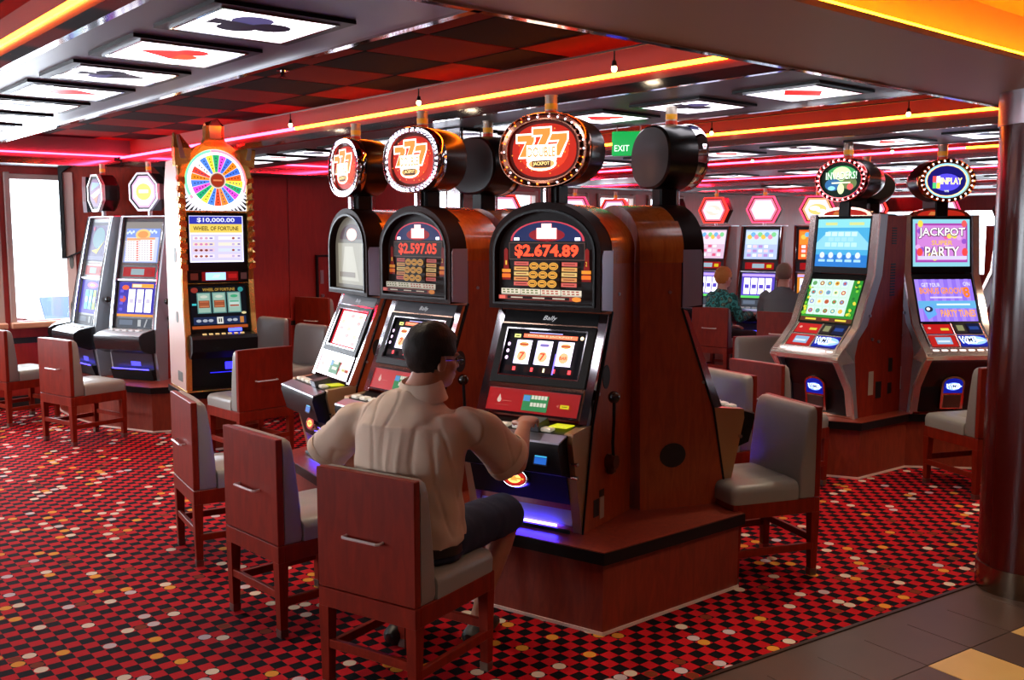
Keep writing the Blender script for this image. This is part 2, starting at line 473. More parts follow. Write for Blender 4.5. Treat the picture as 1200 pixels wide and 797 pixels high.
# ------------------------------------------------------------------ ceiling: low beams with light panels, coffers with checked tiles and glowing coves
CT_R = mat('ceiling_tile_red', '#640f0a', 0.95, spec=0.05)
CT_K = mat('ceiling_tile_black', '#0c0607', 0.95, spec=0.05)
bm = new(); prism(bm, [(V0, U0), (V1, U0), (V1, WALL_U + .1), (V0, WALL_U + .1)], CEIL + 0.012, CEIL + 0.1, 'z')
CBASE = mat('ceiling_board', '#5a1512', 0.9, spec=0.05)
def checker_nodes(m, size, a, b):
    tc = N(m, 'ShaderNodeTexCoord'); sp = N(m, 'ShaderNodeSeparateXYZ'); L(m, tc.outputs['Object'], sp.inputs[0])
    f = [math_node(m, 'FLOOR', math_node(m, 'DIVIDE', sp.outputs[i], size)) for i in (0, 1)]
    c = math_node(m, 'GREATER_THAN', math_node(m, 'MODULO', math_node(m, 'ABSOLUTE', math_node(m, 'ADD', f[0], f[1])), 2.0), 0.5)
    L(m, mix_color(m, c, lin(a), lin(b)), bsdf(m).inputs['Base Color'])
checker_nodes(CBASE, 0.52, '#640f0a', '#0c0607')
ceil = finish(bm, 'ceiling', CBASE, rot=ROT, kind='structure', smooth=0); ceil['label'] = 'recessed ceiling of red and black checked tiles'
SOF = mat('satin_grey_soffit', '#716f75', 0.4, 0.38)
beams = [(-2.2, -1.3), (1.03, 1.80), (3.38, 4.42), (5.95, 7.0), (8.5, 9.55), (11.0, 12.05), (13.5, 14.55), (16.0, 17.05)]
CU0, CU1 = 2.28, 9.85
beam_label = ['overhead behind the viewer', 'nearest, running left with suit light panels', 'second, above the triple seven machines', 'third, beyond the exit sign', 'fourth row back', 'fifth row back', 'sixth row back', 'seventh row back']
def led_mat(n, c, s): return glow(n, c, s)
LED_O = led_mat('led_orange', '#ff6a12', 32.0)
LED_R = led_mat('led_red', '#ff1f3a', 38.0)
LED_Y = led_mat('led_amber', '#ff9a10', 32.0)
COVE = mat('cove_glow_tint', '#6a2014', 0.6)  # red glow of the ceiling put into the cove colour
FASC = mat('dark_red_fascia', '#541714', 0.3, 0.2)
for i, (a, b) in enumerate(beams):
    z1 = 2.425
    bm = new(); box(bm, a, b, CU0 - 0.0, CU1, SOFFIT, z1); box(bm, a + 0.10, b, CU0, CU1, z1, CEIL + 0.012)
    o = finish(bm, 'soffit_beam', SOF, rot=ROT, kind='structure', smooth=0)
    o['label'] = 'satin grey ceiling beam, ' + beam_label[i]
    part('fascia', FASC, o, (box, a - 0.012, a, CU0, CU1, SOFFIT + 0.035, z1))
    part('chrome_trim', CHROME, o, (box, a - 0.02, a + 0.012, CU0 - 0.005, CU1, SOFFIT - 0.008, SOFFIT + 0.035))
    part('chrome_trim', CHROME, o, (box, b - 0.012, b + 0.02, CU0 - 0.005, CU1, SOFFIT - 0.008, SOFFIT + 0.035))
    part('cove_back', COVE, o, (box, a + 0.085, a + 0.10, CU0, CU1, z1, CEIL + 0.012), (box, a, a + 0.09, CU0, CU1, z1, z1 + 0.004))
    split = {0: 6.0, 1: 6.0, 2: 6.3, 3: 7.0}.get(i, 4.0)
    part('led_strip', LED_O, o, (box, a - 0.024, a - 0.012, CU0 + 0.02, split, z1 - 0.012, z1 + 0.006))
    part('led_strip', LED_R, o, (box, a - 0.024, a - 0.012, split, CU1 - 0.02, z1 - 0.012, z1 + 0.006))
bm = new(); box(bm, V0, V1, 1.76, CU0, SOFFIT, CEIL + 0.012); box(bm, V0, V1, 1.64, 1.76, SOFFIT, SOFFIT + 0.02)
xb = finish(bm, 'soffit_beam', mat('amber_tinted_soffit', '#b88f6c', 0.5, 0.1), rot=ROT, kind='structure', smooth=0); xb['label'] = 'wide brownish cross beam with amber light in its colour above the carpet edge'  # warm amber light on the grey soffit put into this beam's colour
part('chrome_trim', CHROME, xb, (box, V0, V1, CU0 - 0.012, CU0 + 0.02, SOFFIT - 0.008, SOFFIT + 0.035))
part('led_strip', LED_Y, xb, (box, 0.8, V1, 1.655, 1.67, SOFFIT + 0.021, SOFFIT + 0.034))
part('cove_back', mat('amber_cove', '#c9a184', 0.6), xb, (box, V0, V1, 1.75, 1.762, SOFFIT + 0.02, 2.56))
bm = new(); box(bm, V0, V1, CU1, WALL_U + 0.1, SOFFIT, CEIL + 0.012)
eb = finish(bm, 'soffit_beam', SOF, rot=ROT, kind='structure', smooth=0); eb['label'] = 'satin grey soffit along the far wall'
part('chrome_trim', CHROME, eb, (box, V0, V1, CU1 - 0.03, CU1 + 0.012, SOFFIT - 0.008, SOFFIT + 0.05))
part('led_strip', LED_R, eb, (box, V0, V1, CU1 - 0.02, CU1 - 0.008, 2.427, 2.44))
part('coffer_ceiling', mat('amber_coffer_paint', '#c9a184', 0.6), xb, (box, V0, V1, 0.2, 1.76, 2.55, 2.575))
bm = new(); box(bm, V0, V1, U0, 0.2, SOFFIT, CEIL + 0.012)
o = finish(bm, 'soffit_beam', SOF, rot=ROT, kind='structure', smooth=0); o['label'] = 'grey soffit over the viewer'
# checked tiles, one by one in the two nearest coffers
CTS = 0.52
tb = new(); box(tb, 0.004, CTS - 0.004, 0.004, CTS - 0.004, -0.012, 0.012, 0.003)
me_r = bpy.data.meshes.new('ceiling_tile'); tb.to_mesh(me_r); tb.free(); me_k = me_r.copy()
me_r.materials.append(CT_R); me_k.materials.append(CT_K)
for c0, c1 in ((1.80, 3.48), (4.42, 6.05)):
    iv0, iv1 = math.floor(c0 / CTS), math.ceil(c1 / CTS)
    for i in range(iv0, iv1):
        for j in range(math.floor(CU0 / CTS), math.floor(CU1 / CTS)):
            o = bpy.data.objects.new('ceiling_tile', me_r if (i + j) % 2 == 0 else me_k); COL.objects.link(o)
            o.location = (i * CTS, j * CTS, CEIL + 0.0); o.parent = ceil

# light panels with card suits
PANELW = glow('panel_diffuser', '#fbf6ff', 3.2)
def suit_items(kind, s=1.0):
    red, blk, dk = '#e0221c', '#1a1622', '#46406a'
    if kind == 'club':
        return [('e', -.055, -.03, .062, .062, dk), ('e', .055, -.03, .062, .062, blk), ('e', 0, .055, .062, .062, blk), ('p', [(-.012, 0), (.012, 0), (.04, -.14), (-.04, -.14)], blk)]
    if kind == 'heart':
        return [('e', -.05, .04, .058, .058, red), ('e', .05, .04, .058, .058, '#f04a1a'), ('p', [(-.10, .018), (.10, .018), (0, -.13)], red)]
    if kind == 'spade':
        return [('e', -.05, -.03, .058, .058, blk), ('e', .05, -.03, .058, .058, dk), ('p', [(-.10, -.008), (.10, -.008), (0, .13)], blk), ('p', [(-.012, -.03), (.012, -.03), (.04, -.14), (-.04, -.14)], blk)]
    return [('p', [(0, .14), (.10, 0), (0, -.14), (-.10, 0)], red)]
def light_panel(u, v, kind, label):
    t = thing('ceiling_light_panel', label, 'light panel', (*room_xy(u, v), SOFFIT), TH, 'ceiling light panels with card suits')
    part('frame', BLACK, t, (ring_prism, [(-.225, -.225), (.225, -.225), (.225, .225), (-.225, .225)], [(-.19, -.19), (.19, -.19), (.19, .19), (-.19, .19)], -0.012, 0.0, 'z'))
    part('chrome_edge', CHROME, t, (ring_prism, [(-.19, -.19), (.19, -.19), (.19, .19), (-.19, .19)], [(-.18, -.18), (.18, -.18), (.18, .18), (-.18, .18)], -0.016, 0.0, 'z'))
    part('diffuser', PANELW, t, (box, -.18, .18, -.18, .18, -0.009, 0.0))
    display('suit_symbol', t, suit_items(kind), (0, 0, -0.0095), (R(90), 0, R(90)), 1.2)
suits = ['club', 'heart', 'spade', 'diamond']
ordn = ['nearest', 'second', 'third', 'fourth', 'fifth', 'sixth', 'seventh', 'eighth', 'ninth', 'tenth', 'eleventh']
for i in range(11):
    light_panel(2.87 + 0.625 * i, 1.40, suits[i % 4], 'square ceiling light panel with a %s, %s along the left beam' % (suits[i % 4], ordn[i]))
for i in range(11):
    s = ['diamond', 'club', 'heart', 'spade'][i % 4]
    light_panel(2.62 + 0.635 * i, 3.95, s, 'square ceiling light panel with a %s, %s along the beam above the machines' % (s, ordn[i]))
for i in range(8):
    s = ['spade', 'heart', 'club', 'diamond'][i % 4]
    light_panel(2.9 + 0.70 * i, 6.5, s, 'square ceiling light panel with a %s, %s along the beam past the exit sign' % (s, ordn[i]))
for r_, (vv, nm) in enumerate(((9.05, 'fourth'), (11.55, 'fifth'), (14.05, 'sixth'))):
    for i in range(6):
        s = suits[(i + r_) % 4]
        light_panel(2.9 + 1.0 * i, vv, s, 'small far ceiling light panel with a %s, %s along the %s beam back' % (s, ordn[i], nm))

# down lights, sprinklers and tiny track lamps on wires
WARM = (1.0, 0.80, 0.58)
def downlight(u, v, z, label, power):
    t = thing('downlight', label, 'downlight', (*room_xy(u, v), z), TH, 'recessed ceiling downlights')
    part('rim', CHROME, t, (ring_prism, ell(0, 0, .055, .055, 24), ell(0, 0, .04, .04, 24), -0.006, 0.0, 'z'))
    part('lamp', glow('downlight_lamp', '#ffe2b8', 9.0), t, (cyl, (0, 0, -0.004), (0, 0, 0.0), 0.04))
    l = bpy.data.lights.new('downlight_beam', 'SPOT'); l.energy = power * 2.2; l.spot_size = R(105); l.spot_blend = 0.8; l.color = WARM; l.shadow_soft_size = 0.04
    lo = bpy.data.objects.new('downlight_beam', l); COL.objects.link(lo); lo.parent = t; lo.location = (0, 0, -0.03)
CZ = CEIL - 0.012
dl = [(3.9, 2.35, CZ, 'downlight in the checked ceiling nearest the beam corner', 26), (5.6, 2.35, CZ, 'downlight in the checked ceiling above the left chairs', 30),
      (7.4, 2.35, CZ, 'downlight in the checked ceiling before the wheel machine', 30), (9.2, 2.35, CZ, 'downlight in the checked ceiling by the far soffit', 40), (9.0, 5.2, CZ, 'downlight in the second coffer by the far wall', 45),
      (4.2, 5.2, CZ, 'downlight in the second coffer near the exit sign', 30), (6.6, 5.2, CZ, 'downlight in the second coffer further back', 30),
      (2.0, 5.0, SOFFIT, 'downlight in the cross beam beside the pillar', 45), (2.0, 7.3, SOFFIT, 'added fill downlight in the cross beam right of the pillar', 60), (2.9, 5.2, CZ, 'added fill downlight in the second coffer close to the cross beam', 30), (1.0, 2.2, 2.55, 'small downlight in the amber coffer', 22), (0.9, 3.6, 2.55, 'small downlight in the amber coffer by the pillar', 40),  # the two fill downlights are added to brighten the right-hand machines
      (4.0, 7.7, CZ, 'downlight in the third coffer near the two right machines', 30), (6.6, 7.7, CZ, 'downlight in the third coffer further back', 30),
      (4.5, 10.2, CZ, 'downlight in the fourth coffer', 30), (5.0, 12.7, CZ, 'downlight in the fifth coffer', 30),
      (2.0, 0.2, SOFFIT, 'downlight in the cross beam over the left aisle', 14)]
for a in dl: downlight(*a)
def sprinkler(u, v, label):
    t = thing('sprinkler', label, 'sprinkler', (*room_xy(u, v), CZ), TH, 'ceiling sprinklers')
    part('rosette', CHROME, t, (cyl, (0, 0, -0.008), (0, 0, 0), 0.035)); part('head', CHROME, t, (cyl, (0, 0, -0.04), (0, 0, -0.008), 0.012), (cyl, (0, 0, -0.043), (0, 0, -0.04), 0.024))
sprinkler(4.9, 2.55, 'chrome sprinkler head in the checked ceiling above the left machines')
sprinkler(7.0, 2.1, 'chrome sprinkler head in the checked ceiling before the far wall')
def wire_lights(v, us, z, nm, end=CU1 - 0.1):
    w = part('lamp_wire', BLACK, None, (tube, [(v, CU0 + 0.05, z), (v, end, z)], 0.004, 6)); w.rotation_euler = ROT
    tag(w, 'thin black lighting wire strung along the %s' % nm, 'wire')
    for i, u in enumerate(us):
        t = thing('wire_spotlight', 'tiny spotlight hanging from the wire along the %s, %s from the near end' % (nm, ordn[i]), 'spotlight', (*room_xy(u, v), z), TH, 'tiny spotlights on wires')
        part('stem', BLACK, t, (cyl, (0, 0, -0.07), (0, 0, 0), 0.004, None, 6))
        part('housing', BLACK, t, (cyl, (0, 0, -0.07), (0, 0, -0.045), 0.013, 0.009, 12))
        part('bulb', glow('tiny_bulb', '#ffdca0', 14.0), t, (ball, (0, 0, -0.08), 0.013, 0.013, 0.016, 12, 8))
wire_lights(3.22, [3.1, 4.6, 6.1], 2.50, 'first coffer', 6.75)
wire_lights(5.80, [3.1, 4.6, 6.1, 7.6], 2.50, 'second coffer')
wire_lights(8.35, [3.1, 4.6, 6.1], 2.50, 'third coffer')
wire_lights(10.85, [3.1, 4.6, 6.1], 2.50, 'fourth coffer')

# exit sign
t = thing('exit_sign', 'green exit sign with arrow hanging from the beam', 'sign', (0.70, 6.0, 2.16), R(-8))
part('panel', mat('exit_green', '#12a04c', 0.4, 0, 0, '#10b050', 0.7), t, (box, -0.10, 0.10, -0.008, 0.008, 0.0, 0.145, 0.006))
display('lettering', t, [('t', 'EXIT', -0.04, 0.045, 0.088, 0.036, '#e8fff0'), ('p', [(0.025, 0.05), (0.05, 0.05), (0.05, 0.058), (0.065, 0.045), (0.05, 0.032), (0.05, 0.04), (0.025, 0.04)], '#e8fff0')], (0, -0.0085, 0), None, 1.4)
part('hanger', SATIN, t, (cyl, (-0.07, 0, 0.145), (-0.07, 0, 0.18), 0.004), (cyl, (0.07, 0, 0.145), (0.07, 0, 0.18), 0.004))

# pillars
t = thing('pillar', 'dark red lacquered round pillar with metal base and cap at the right edge', 'pillar', (2.474, 4.59, 0))
part('shaft', mat('dark_lacquer', '#4a0d07', 0.2, 0, 0.25), t, (cyl, (0, 0, 0.12), (0, 0, 2.20), 0.215, None, 64))
part('base_ring', mat('pillar_steel', '#8d7a66', 0.25, 1.0), t, (cyl, (0, 0, 0.0), (0, 0, 0.125), 0.222, None, 64))
part('cap_ring', SATIN, t, (cyl, (0, 0, 2.19), (0, 0, SOFFIT), 0.222, None, 64))
t = thing('mirror_pillar', 'mirror clad pillar behind the triple seven signs', 'pillar', (-0.29, 6.25, 0), TH)
for i in range(4):
    a = i * math.pi / 2
    for j in (-1, 1):
        bm = new(); box(bm, -0.068, 0.068, -0.15, -0.14, 0.02, SOFFIT - 0.005, 0.004)
        bmesh.ops.transform(bm, matrix=Matrix.Rotation(a, 4, 'Z') @ Matrix.Translation((j * 0.07, 0, 0)), verts=bm.verts)
        finish(bm, 'mirror_strip', CHROME, t)
part('core', BLACKM, t, (box, -0.14, 0.14, -0.14, 0.14, 0, SOFFIT - 0.002))

# outside the window: pale deck, sea-white haze and a lounger
bm = new(); box(bm, V0, 8, WALL_U + 0.12, WALL_U + 5, -0.3, -0.05)
finish(bm, 'deck', mat('pale_deck', '#cfd3d8', 0.6), rot=ROT, kind='structure')['label'] = 'pale open deck outside the windows'
t = thing('deck_lounger', 'blue sling deck lounger outside the window', 'lounger', (*room_xy(WALL_U + 1.5, 3.55), -0.05), TH)
SL = mat('blue_sling', '#6b86b8', 0.7)
part('back_sling', SL, t, (prism, [(0.0, 0.42), (0.03, 0.42), (0.50, 0.98), (0.47, 1.0)], -0.32, 0.32, 'x'))
part('seat_sling', SL, t, (box, -0.32, 0.32, -1.1, 0.02, 0.40, 0.425, 0.005))
for sx in (-0.34, 0.34):
    part('side_rail', mat('white_tube', '#e8e8ea', 0.4), t, (tube, [(sx, -1.12, 0.41), (sx, 0, 0.41), (sx, 0.5, 1.0)], 0.018, 8))
    for yy in (-1.0, 0.0): part('leg', MATS['white_tube'], t, (cyl, (sx, yy, 0), (sx, yy, 0.41), 0.016))
# ------------------------------------------------------------------ chairs
def rounded_slab(bm, x0, x1, y0, y1, z0, z1, r, crown=0.0):
    box(bm, x0, x1, y0, y1, z0, z1, r, 3)
CW = 0.457
def make_chair():
    t = thing('casino_chair', 'x', 'chair', (0, 0, 0), 0, 'red wooden casino chairs with grey pads')
    a = CW / 2
    part('back_panel', W_CHAIR, t, (box, -a, a, 0.0, 0.032, 0.402, 0.852, 0.003))
    bm = new()
    rings = []
    for z, y1, ins in ((0.402, 0.118, .004), (0.42, 0.122, 0), (0.55, 0.115, 0), (0.70, 0.098, 0), (0.80, 0.084, 0), (0.832, 0.076, .004), (0.848, 0.062, .014), (0.852, 0.05, .03)):
        x = a - ins; r = 0.014; rr = []
        rr += [(-x, 0.033, z), (-x, y1 - r, z), (-x + r * .3, y1 - r * .3, z), (-x + r, y1, z)]
        rr += [(-x / 2, y1 + 0.004, z), (0, y1 + 0.006, z), (x / 2, y1 + 0.004, z)]
        rr += [(x - r, y1, z), (x - r * .3, y1 - r * .3, z), (x, y1 - r, z), (x, 0.033, z)]
        rings.append(rr)
    loft(bm, rings)
    finish(bm, 'back_pad', LEATHER, t, 50)
    hd = part('handle', mat('pull_steel', '#f0ece8', 0.25, 0.55), t, (tube, [(-.085, 0.0, .615), (-.085, -0.022, .615), (-.078, -0.03, .615), (.078, -0.03, .615), (.085, -0.022, .615), (.085, 0.0, .615)], 0.0055, 8), label='slim chrome pull handle')
    part('seat_frame', W_CHAIR, t, (box, -a, a, 0.0, 0.03, 0.325, 0.398, 0.002), (box, -a, a, 0.465, 0.492, 0.325, 0.398, 0.002),
         (box, -a, -a + 0.03, 0.03, 0.465, 0.325, 0.398, 0.002), (box, a - 0.03, a, 0.03, 0.465, 0.325, 0.398, 0.002), (box, -a + .02, a - .02, 0.02, 0.47, 0.385, 0.397))
    bm = new()
    rings = []
    for z, ins in ((0.399, 0.0), (0.45, -0.002), (0.468, 0.002), (0.482, 0.012), (0.489, 0.035), (0.492, 0.10)):
        x = a - ins; y0 = 0.122; y1 = 0.497 - ins; r = 0.03; rr = []
        for cx, cy, t0 in ((x - r, y0 + .005, -90), (x - r, y1 - r, 0), (-x + r, y1 - r, 90), (-x + r, y0 + .005, 180)):
            for k in range(4):
                q = R(t0 + k * 30)
                rad = r if cy > 0.2 else 0.005
                rr.append((cx + (r if True else 0) * math.cos(q), cy + rad * math.sin(q), z))
        rings.append(rr)
    loft(bm, rings)
    finish(bm, 'seat_cushion', LEATHER, t, 50)
    for sx in (-1, 1):
        for y in (0.0, 0.49):
            bm = new()
            s = 1 if y == 0 else -1
            x1 = sx * a; w0, w1 = 0.046, 0.032
            def rect(w, z, off): 
                xa, xb = x1 - sx * off, x1 - sx * (off + w); ya, yb = y + s * off, y + s * (off + w)
                return [(xa, ya, z), (xb, ya, z), (xb, yb, z), (xa, yb, z)]
            loft(bm, [rect(w1, 0.0, 0.006), rect(w0, 0.326, 0.0)])
            lg = finish(bm, 'leg', W_CHAIR, t, 0)
            bm = new(); loft(bm, [rect(w1 + .003, 0.0, 0.005), rect(w1 + .006, 0.035, 0.004)])
            finish(bm, 'ferrule', mat('ferrule_steel', '#8a7a72', 0.3, 0.9), lg, 0)
        part('stretcher', W_CHAIR, t, (box, sx * a - sx * 0.012 - 0.011, sx * a - sx * 0.012 + 0.011, 0.03, 0.47, 0.135, 0.17, 0.002))
    part('stretcher', W_CHAIR, t, (box, -a + 0.03, a - 0.03, 0.006, 0.026, 0.165, 0.20, 0.002))
    part('stretcher', W_CHAIR, t, (box, -a + 0.03, a - 0.03, 0.464, 0.484, 0.165, 0.20, 0.002))
    return t
chair0 = make_chair()
chairs = [
 (-0.526, 3.408, -32.7, 1, 'red wooden casino chair the man in the tan shirt sits on'),
 (-1.129, 4.138, -46.5, 1, 'empty red wooden chair directly left of the seated man'),
 (-1.728, 5.059, -59.1, 1, 'empty red chair seen nearly edge-on, left of the chair beside the man'),
 (-1.819, 7.21, 44.4, 1, 'red chair with its back to us in front of the gold wheel machine'),
 (-3.684, 7.84, -35.4, 1, 'red chair with grey seat in front of the silver slot machines at left'),
 (-4.60, 8.62, -34.0, 1, 'red chair with grey seat cut off by the left edge of the photo'),
 (-5.05, 9.85, -30.0, 1, 'chair furthest left below the window, mostly its pale seat showing'),
 (-2.38, 9.93, 140, 1, 'grey padded chair just right of the wheel machine, before the red wall'),
 (-1.83, 9.16, 138, 1, 'grey padded chair between the wheel machine and the curved bank'),
 (-2.30, 11.25, -32, 1.13, 'tallest looking red back chair against the far red wall below the hatch'),
 (1.45, 4.975, 109.3, 1, 'large empty chair with grey pad right of the main bank'),
 (1.604, 6.443, -56, 1, 'red back chair with handle behind the large grey padded chair'),
 (2.04, 8.12, 195, 1, 'chair showing its grey back pad behind the couple'),
 (2.86, 10.55, -31.7, 1, 'red back chair the far man in the grey jacket sits on'),
 (2.26, 11.22, -40, 1, 'red chair the far woman in teal sits on'),
 (3.171, 6.20, 17.8, 1, 'chair with grey seat beside the dark pillar'),
 (1.36, 6.02, 118, 1, 'chair mostly hidden behind the side of the main bank'),
]
for i, (x, y, h, s, lab) in enumerate(chairs):
    c = chair0 if i == 0 else copy_tree(chair0)
    c.location = (x, y, 0); c.rotation_euler = (0, 0, R(h)); c.scale = (s, s, s); c['label'] = lab

# ------------------------------------------------------------------ plinths
def plinth(pts, z, label, over=0.025):
    t = thing('machine_plinth', label, 'plinth')
    cx = sum(p[0] for p in pts) / len(pts); cy = sum(p[1] for p in pts) / len(pts)
    def grow(d):
        out = []
        n = len(pts)
        for i in range(n):
            p = Vector(pts[i]); a = Vector(pts[i - 1]); b = Vector(pts[(i + 1) % n])
            d1 = (p - a).normalized(); d2 = (b - p).normalized()
            nn = (Vector((d1.y, -d1.x)) + Vector((d2.y, -d2.x))).normalized()
            k = 1.0 / max(0.5, nn.dot(Vector((d1.y, -d1.x))))
            out.append(tuple(p + nn * d * k))
        return out
    part('base', W_PLINTH, t, (prism, pts, 0.012, z - 0.055, 'z'), smooth=0)
    part('skirting', SKIRT, t, (prism, grow(0.006), 0.0, 0.014, 'z'), smooth=0)
    part('edge_band', BLACK, t, (prism, grow(over), z - 0.055, z - 0.003, 'z'), smooth=0)
    part('top', W_PLINTH, t, (prism, grow(over - 0.004), z - 0.003, z, 'z'), smooth=0)
    return t
ZP = 0.37
plinth([(0.384, 4.015), (1.085, 4.585), (0.90, 5.28), (0.50, 5.90), (-0.10, 6.02), (-0.55, 5.95), (-1.10, 6.30), (-1.39, 5.87), (-1.05, 5.30), (-0.96, 5.17), (-0.505, 4.69), (-0.297, 4.49)], ZP,
       'dark red plinth under the curved bank of triple seven machines')

# ------------------------------------------------------------------ shared machine bits
def candle(t, x, y, z0, z1, r=0.028, cols=('#c9a27a', '#d9b23a', '#b84030')):
    h = z1 - z0
    part('tower_light', mat('tower_clear', '#cdbfae', 0.2, 0.3), t, (cyl, (x, y, z0), (x, y, z1), r, None, 20), (cyl, (x, y, z1), (x, y, z1 + 0.006), r * 1.1, None, 20))
    part('lamp_band', mat('tower_amber', '#c98a20', 0.3, 0, 0, '#d08a20', 0.25), t, (cyl, (x, y, z0 + h * .30), (x, y, z0 + h * .62), r * 1.04, None, 20))
    part('lamp_band', mat('tower_red', '#a02a20', 0.3, 0, 0, '#c03018', 0.2), t, (cyl, (x, y, z0 + h * .02), (x, y, z0 + h * .22), r * 1.04, None, 20))
BULB = glow('marquee_bulb', '#e9e4ff', 4.0)
BULB_O = glow('marquee_bulb_amber', '#ff8a28', 2.5)
def bulbs(bm, pts, y, r):
    for p in pts:
        bmesh.ops.create_icosphere(bm, subdivisions=1, radius=r, matrix=Matrix.Translation((p[0], y, p[1])))
    return bm
def round_topper(t, cx, cy, cz, rx, rz, depth, rimmat, neck_z, p=2.3, bulbmats=(BULB,), nb=34, back=0.93, facefn=None, neckmat=None, bulb_r=0.028):
    tp = part('topper', mat('topper_black', '#0d0b0b', 0.28, 0, 0.2), t, (loft, [
        [(cx + q[0], cy + 0.03, cz + q[1]) for q in ell(0, 0, rx * .97, rz * .97, 48, p)],
        [(cx + q[0], cy + depth * .55, cz + q[1]) for q in ell(0, 0, rx * .97, rz * .97, 48, p)],
        [(cx + q[0], cy + depth * .96, cz + q[1]) for q in ell(0, 0, rx * back, rz * back, 48, p)],
        [(cx + q[0], cy + depth, cz + q[1]) for q in ell(0, 0, rx * (back - .06), rz * (back - .06), 48, p)]]), smooth=22)
    part('rim', rimmat, tp, (loft, [[(cx + q[0], yy, cz + q[1]) for q in ell(0, 0, rx * f, rz * f, 48, p)] for f, yy in
        ((0.97, cy + 0.05), (1.0, cy + 0.03), (1.0, cy + 0.008), (0.97, cy - 0.006), (0.955, cy - 0.006), (0.93, cy + 0.008), (0.84, cy + 0.012), (0.82, cy - 0.002), (0.79, cy - 0.002), (0.775, cy + 0.014))], {'caps': False}))
    for k, bmat in enumerate(bulbmats):
        bm = new()
        pts = ell(cx, cz, rx * .885, rz * .885, nb, p)
        n = len(pts)
        sel = pts if len(bulbmats) == 1 else [q for i, q in enumerate(pts) if (i * 3 // n == 0 or (i % 3 == 0)) == (k == 0)]
        bulbs(bm, sel, cy + 0.006, rx * bulb_r)
        finish(bm, 'bulbs', bmat, tp, kind='stuff')
    if facefn: display('face', tp, facefn(rx * .79, rz * .79), (cx, cy + 0.016, cz), None, 1.45)
    part('neck', neckmat or BLACK, t, (box, cx - 0.05, cx + 0.05, cy + 0.06, cy + depth * .8, neck_z - 0.03, cz - rz * .8, 0.01))
    return tp

def sevens_face(rx, rz, k=1.0):
    it = [('p', ell(0, 0, rx, rz, 40, 2.3), '#3a0d08'), ('p', ell(0, 0, rx * .9, rz * .9, 40, 2.3), '#a01c0c'), ('e', 0, 0, rx * .7, rz * .72, '#d03012')]
    for i in range(26):
        a = random.random() * 6.28; q = 0.6 + 0.3 * random.random()
        it.append(('e', rx * q * math.cos(a), rz * q * math.sin(a), .0035, .0035, '#ff8a30', 6))
    def seven(cx, cz, w, h, o, c):
        return ('p', [(cx - w - o, cz + h + o), (cx + w + o, cz + h + o), (cx + w + o, cz + h * .45), (cx + w * .15 + o, cz - h - o), (cx - w * .75 - o, cz - h - o), (cx + w * .1 - o, cz + h * .42 - o), (cx - w - o, cz + h * .42 - o)], c)
    w, h = rx * .24, rz * .36
    for cx, cz in ((-rx * .46, rz * .16), (rx * .46, rz * .16), (0, rz * .36)):
        it += [seven(cx, cz, w, h, .008, (2.6, 1.7, 1.5, 1)), seven(cx, cz, w, h, 0.0, (1.3, 0.30, 0.05, 1))]
    it += [('e', 0, -rz * .45, rx * .42, rz * .24, (3, 2.0, 1.6, 1)), ('e', 0, -rz * .45, rx * .36, rz * .17, (1.6, .5, .15, 1)),
           ('r', -rx * .42, rx * .42, -rz * .36, rz * .18, (3.2, 2.4, 1.9, 1)), ('t', 'DOUBLE', 0, -rz * .06, rx * .78, rz * .34, (1.5, .33, .08, 1), .02),
           ('r', -rx * .26, rx * .26, -rz * .58, -rz * .34, (.10, .04, .02, 1)), ('t', 'JACKPOT', 0, -rz * .46, rx * .46, rz * .15, (2.2, 1.5, .5, 1))]
    return it

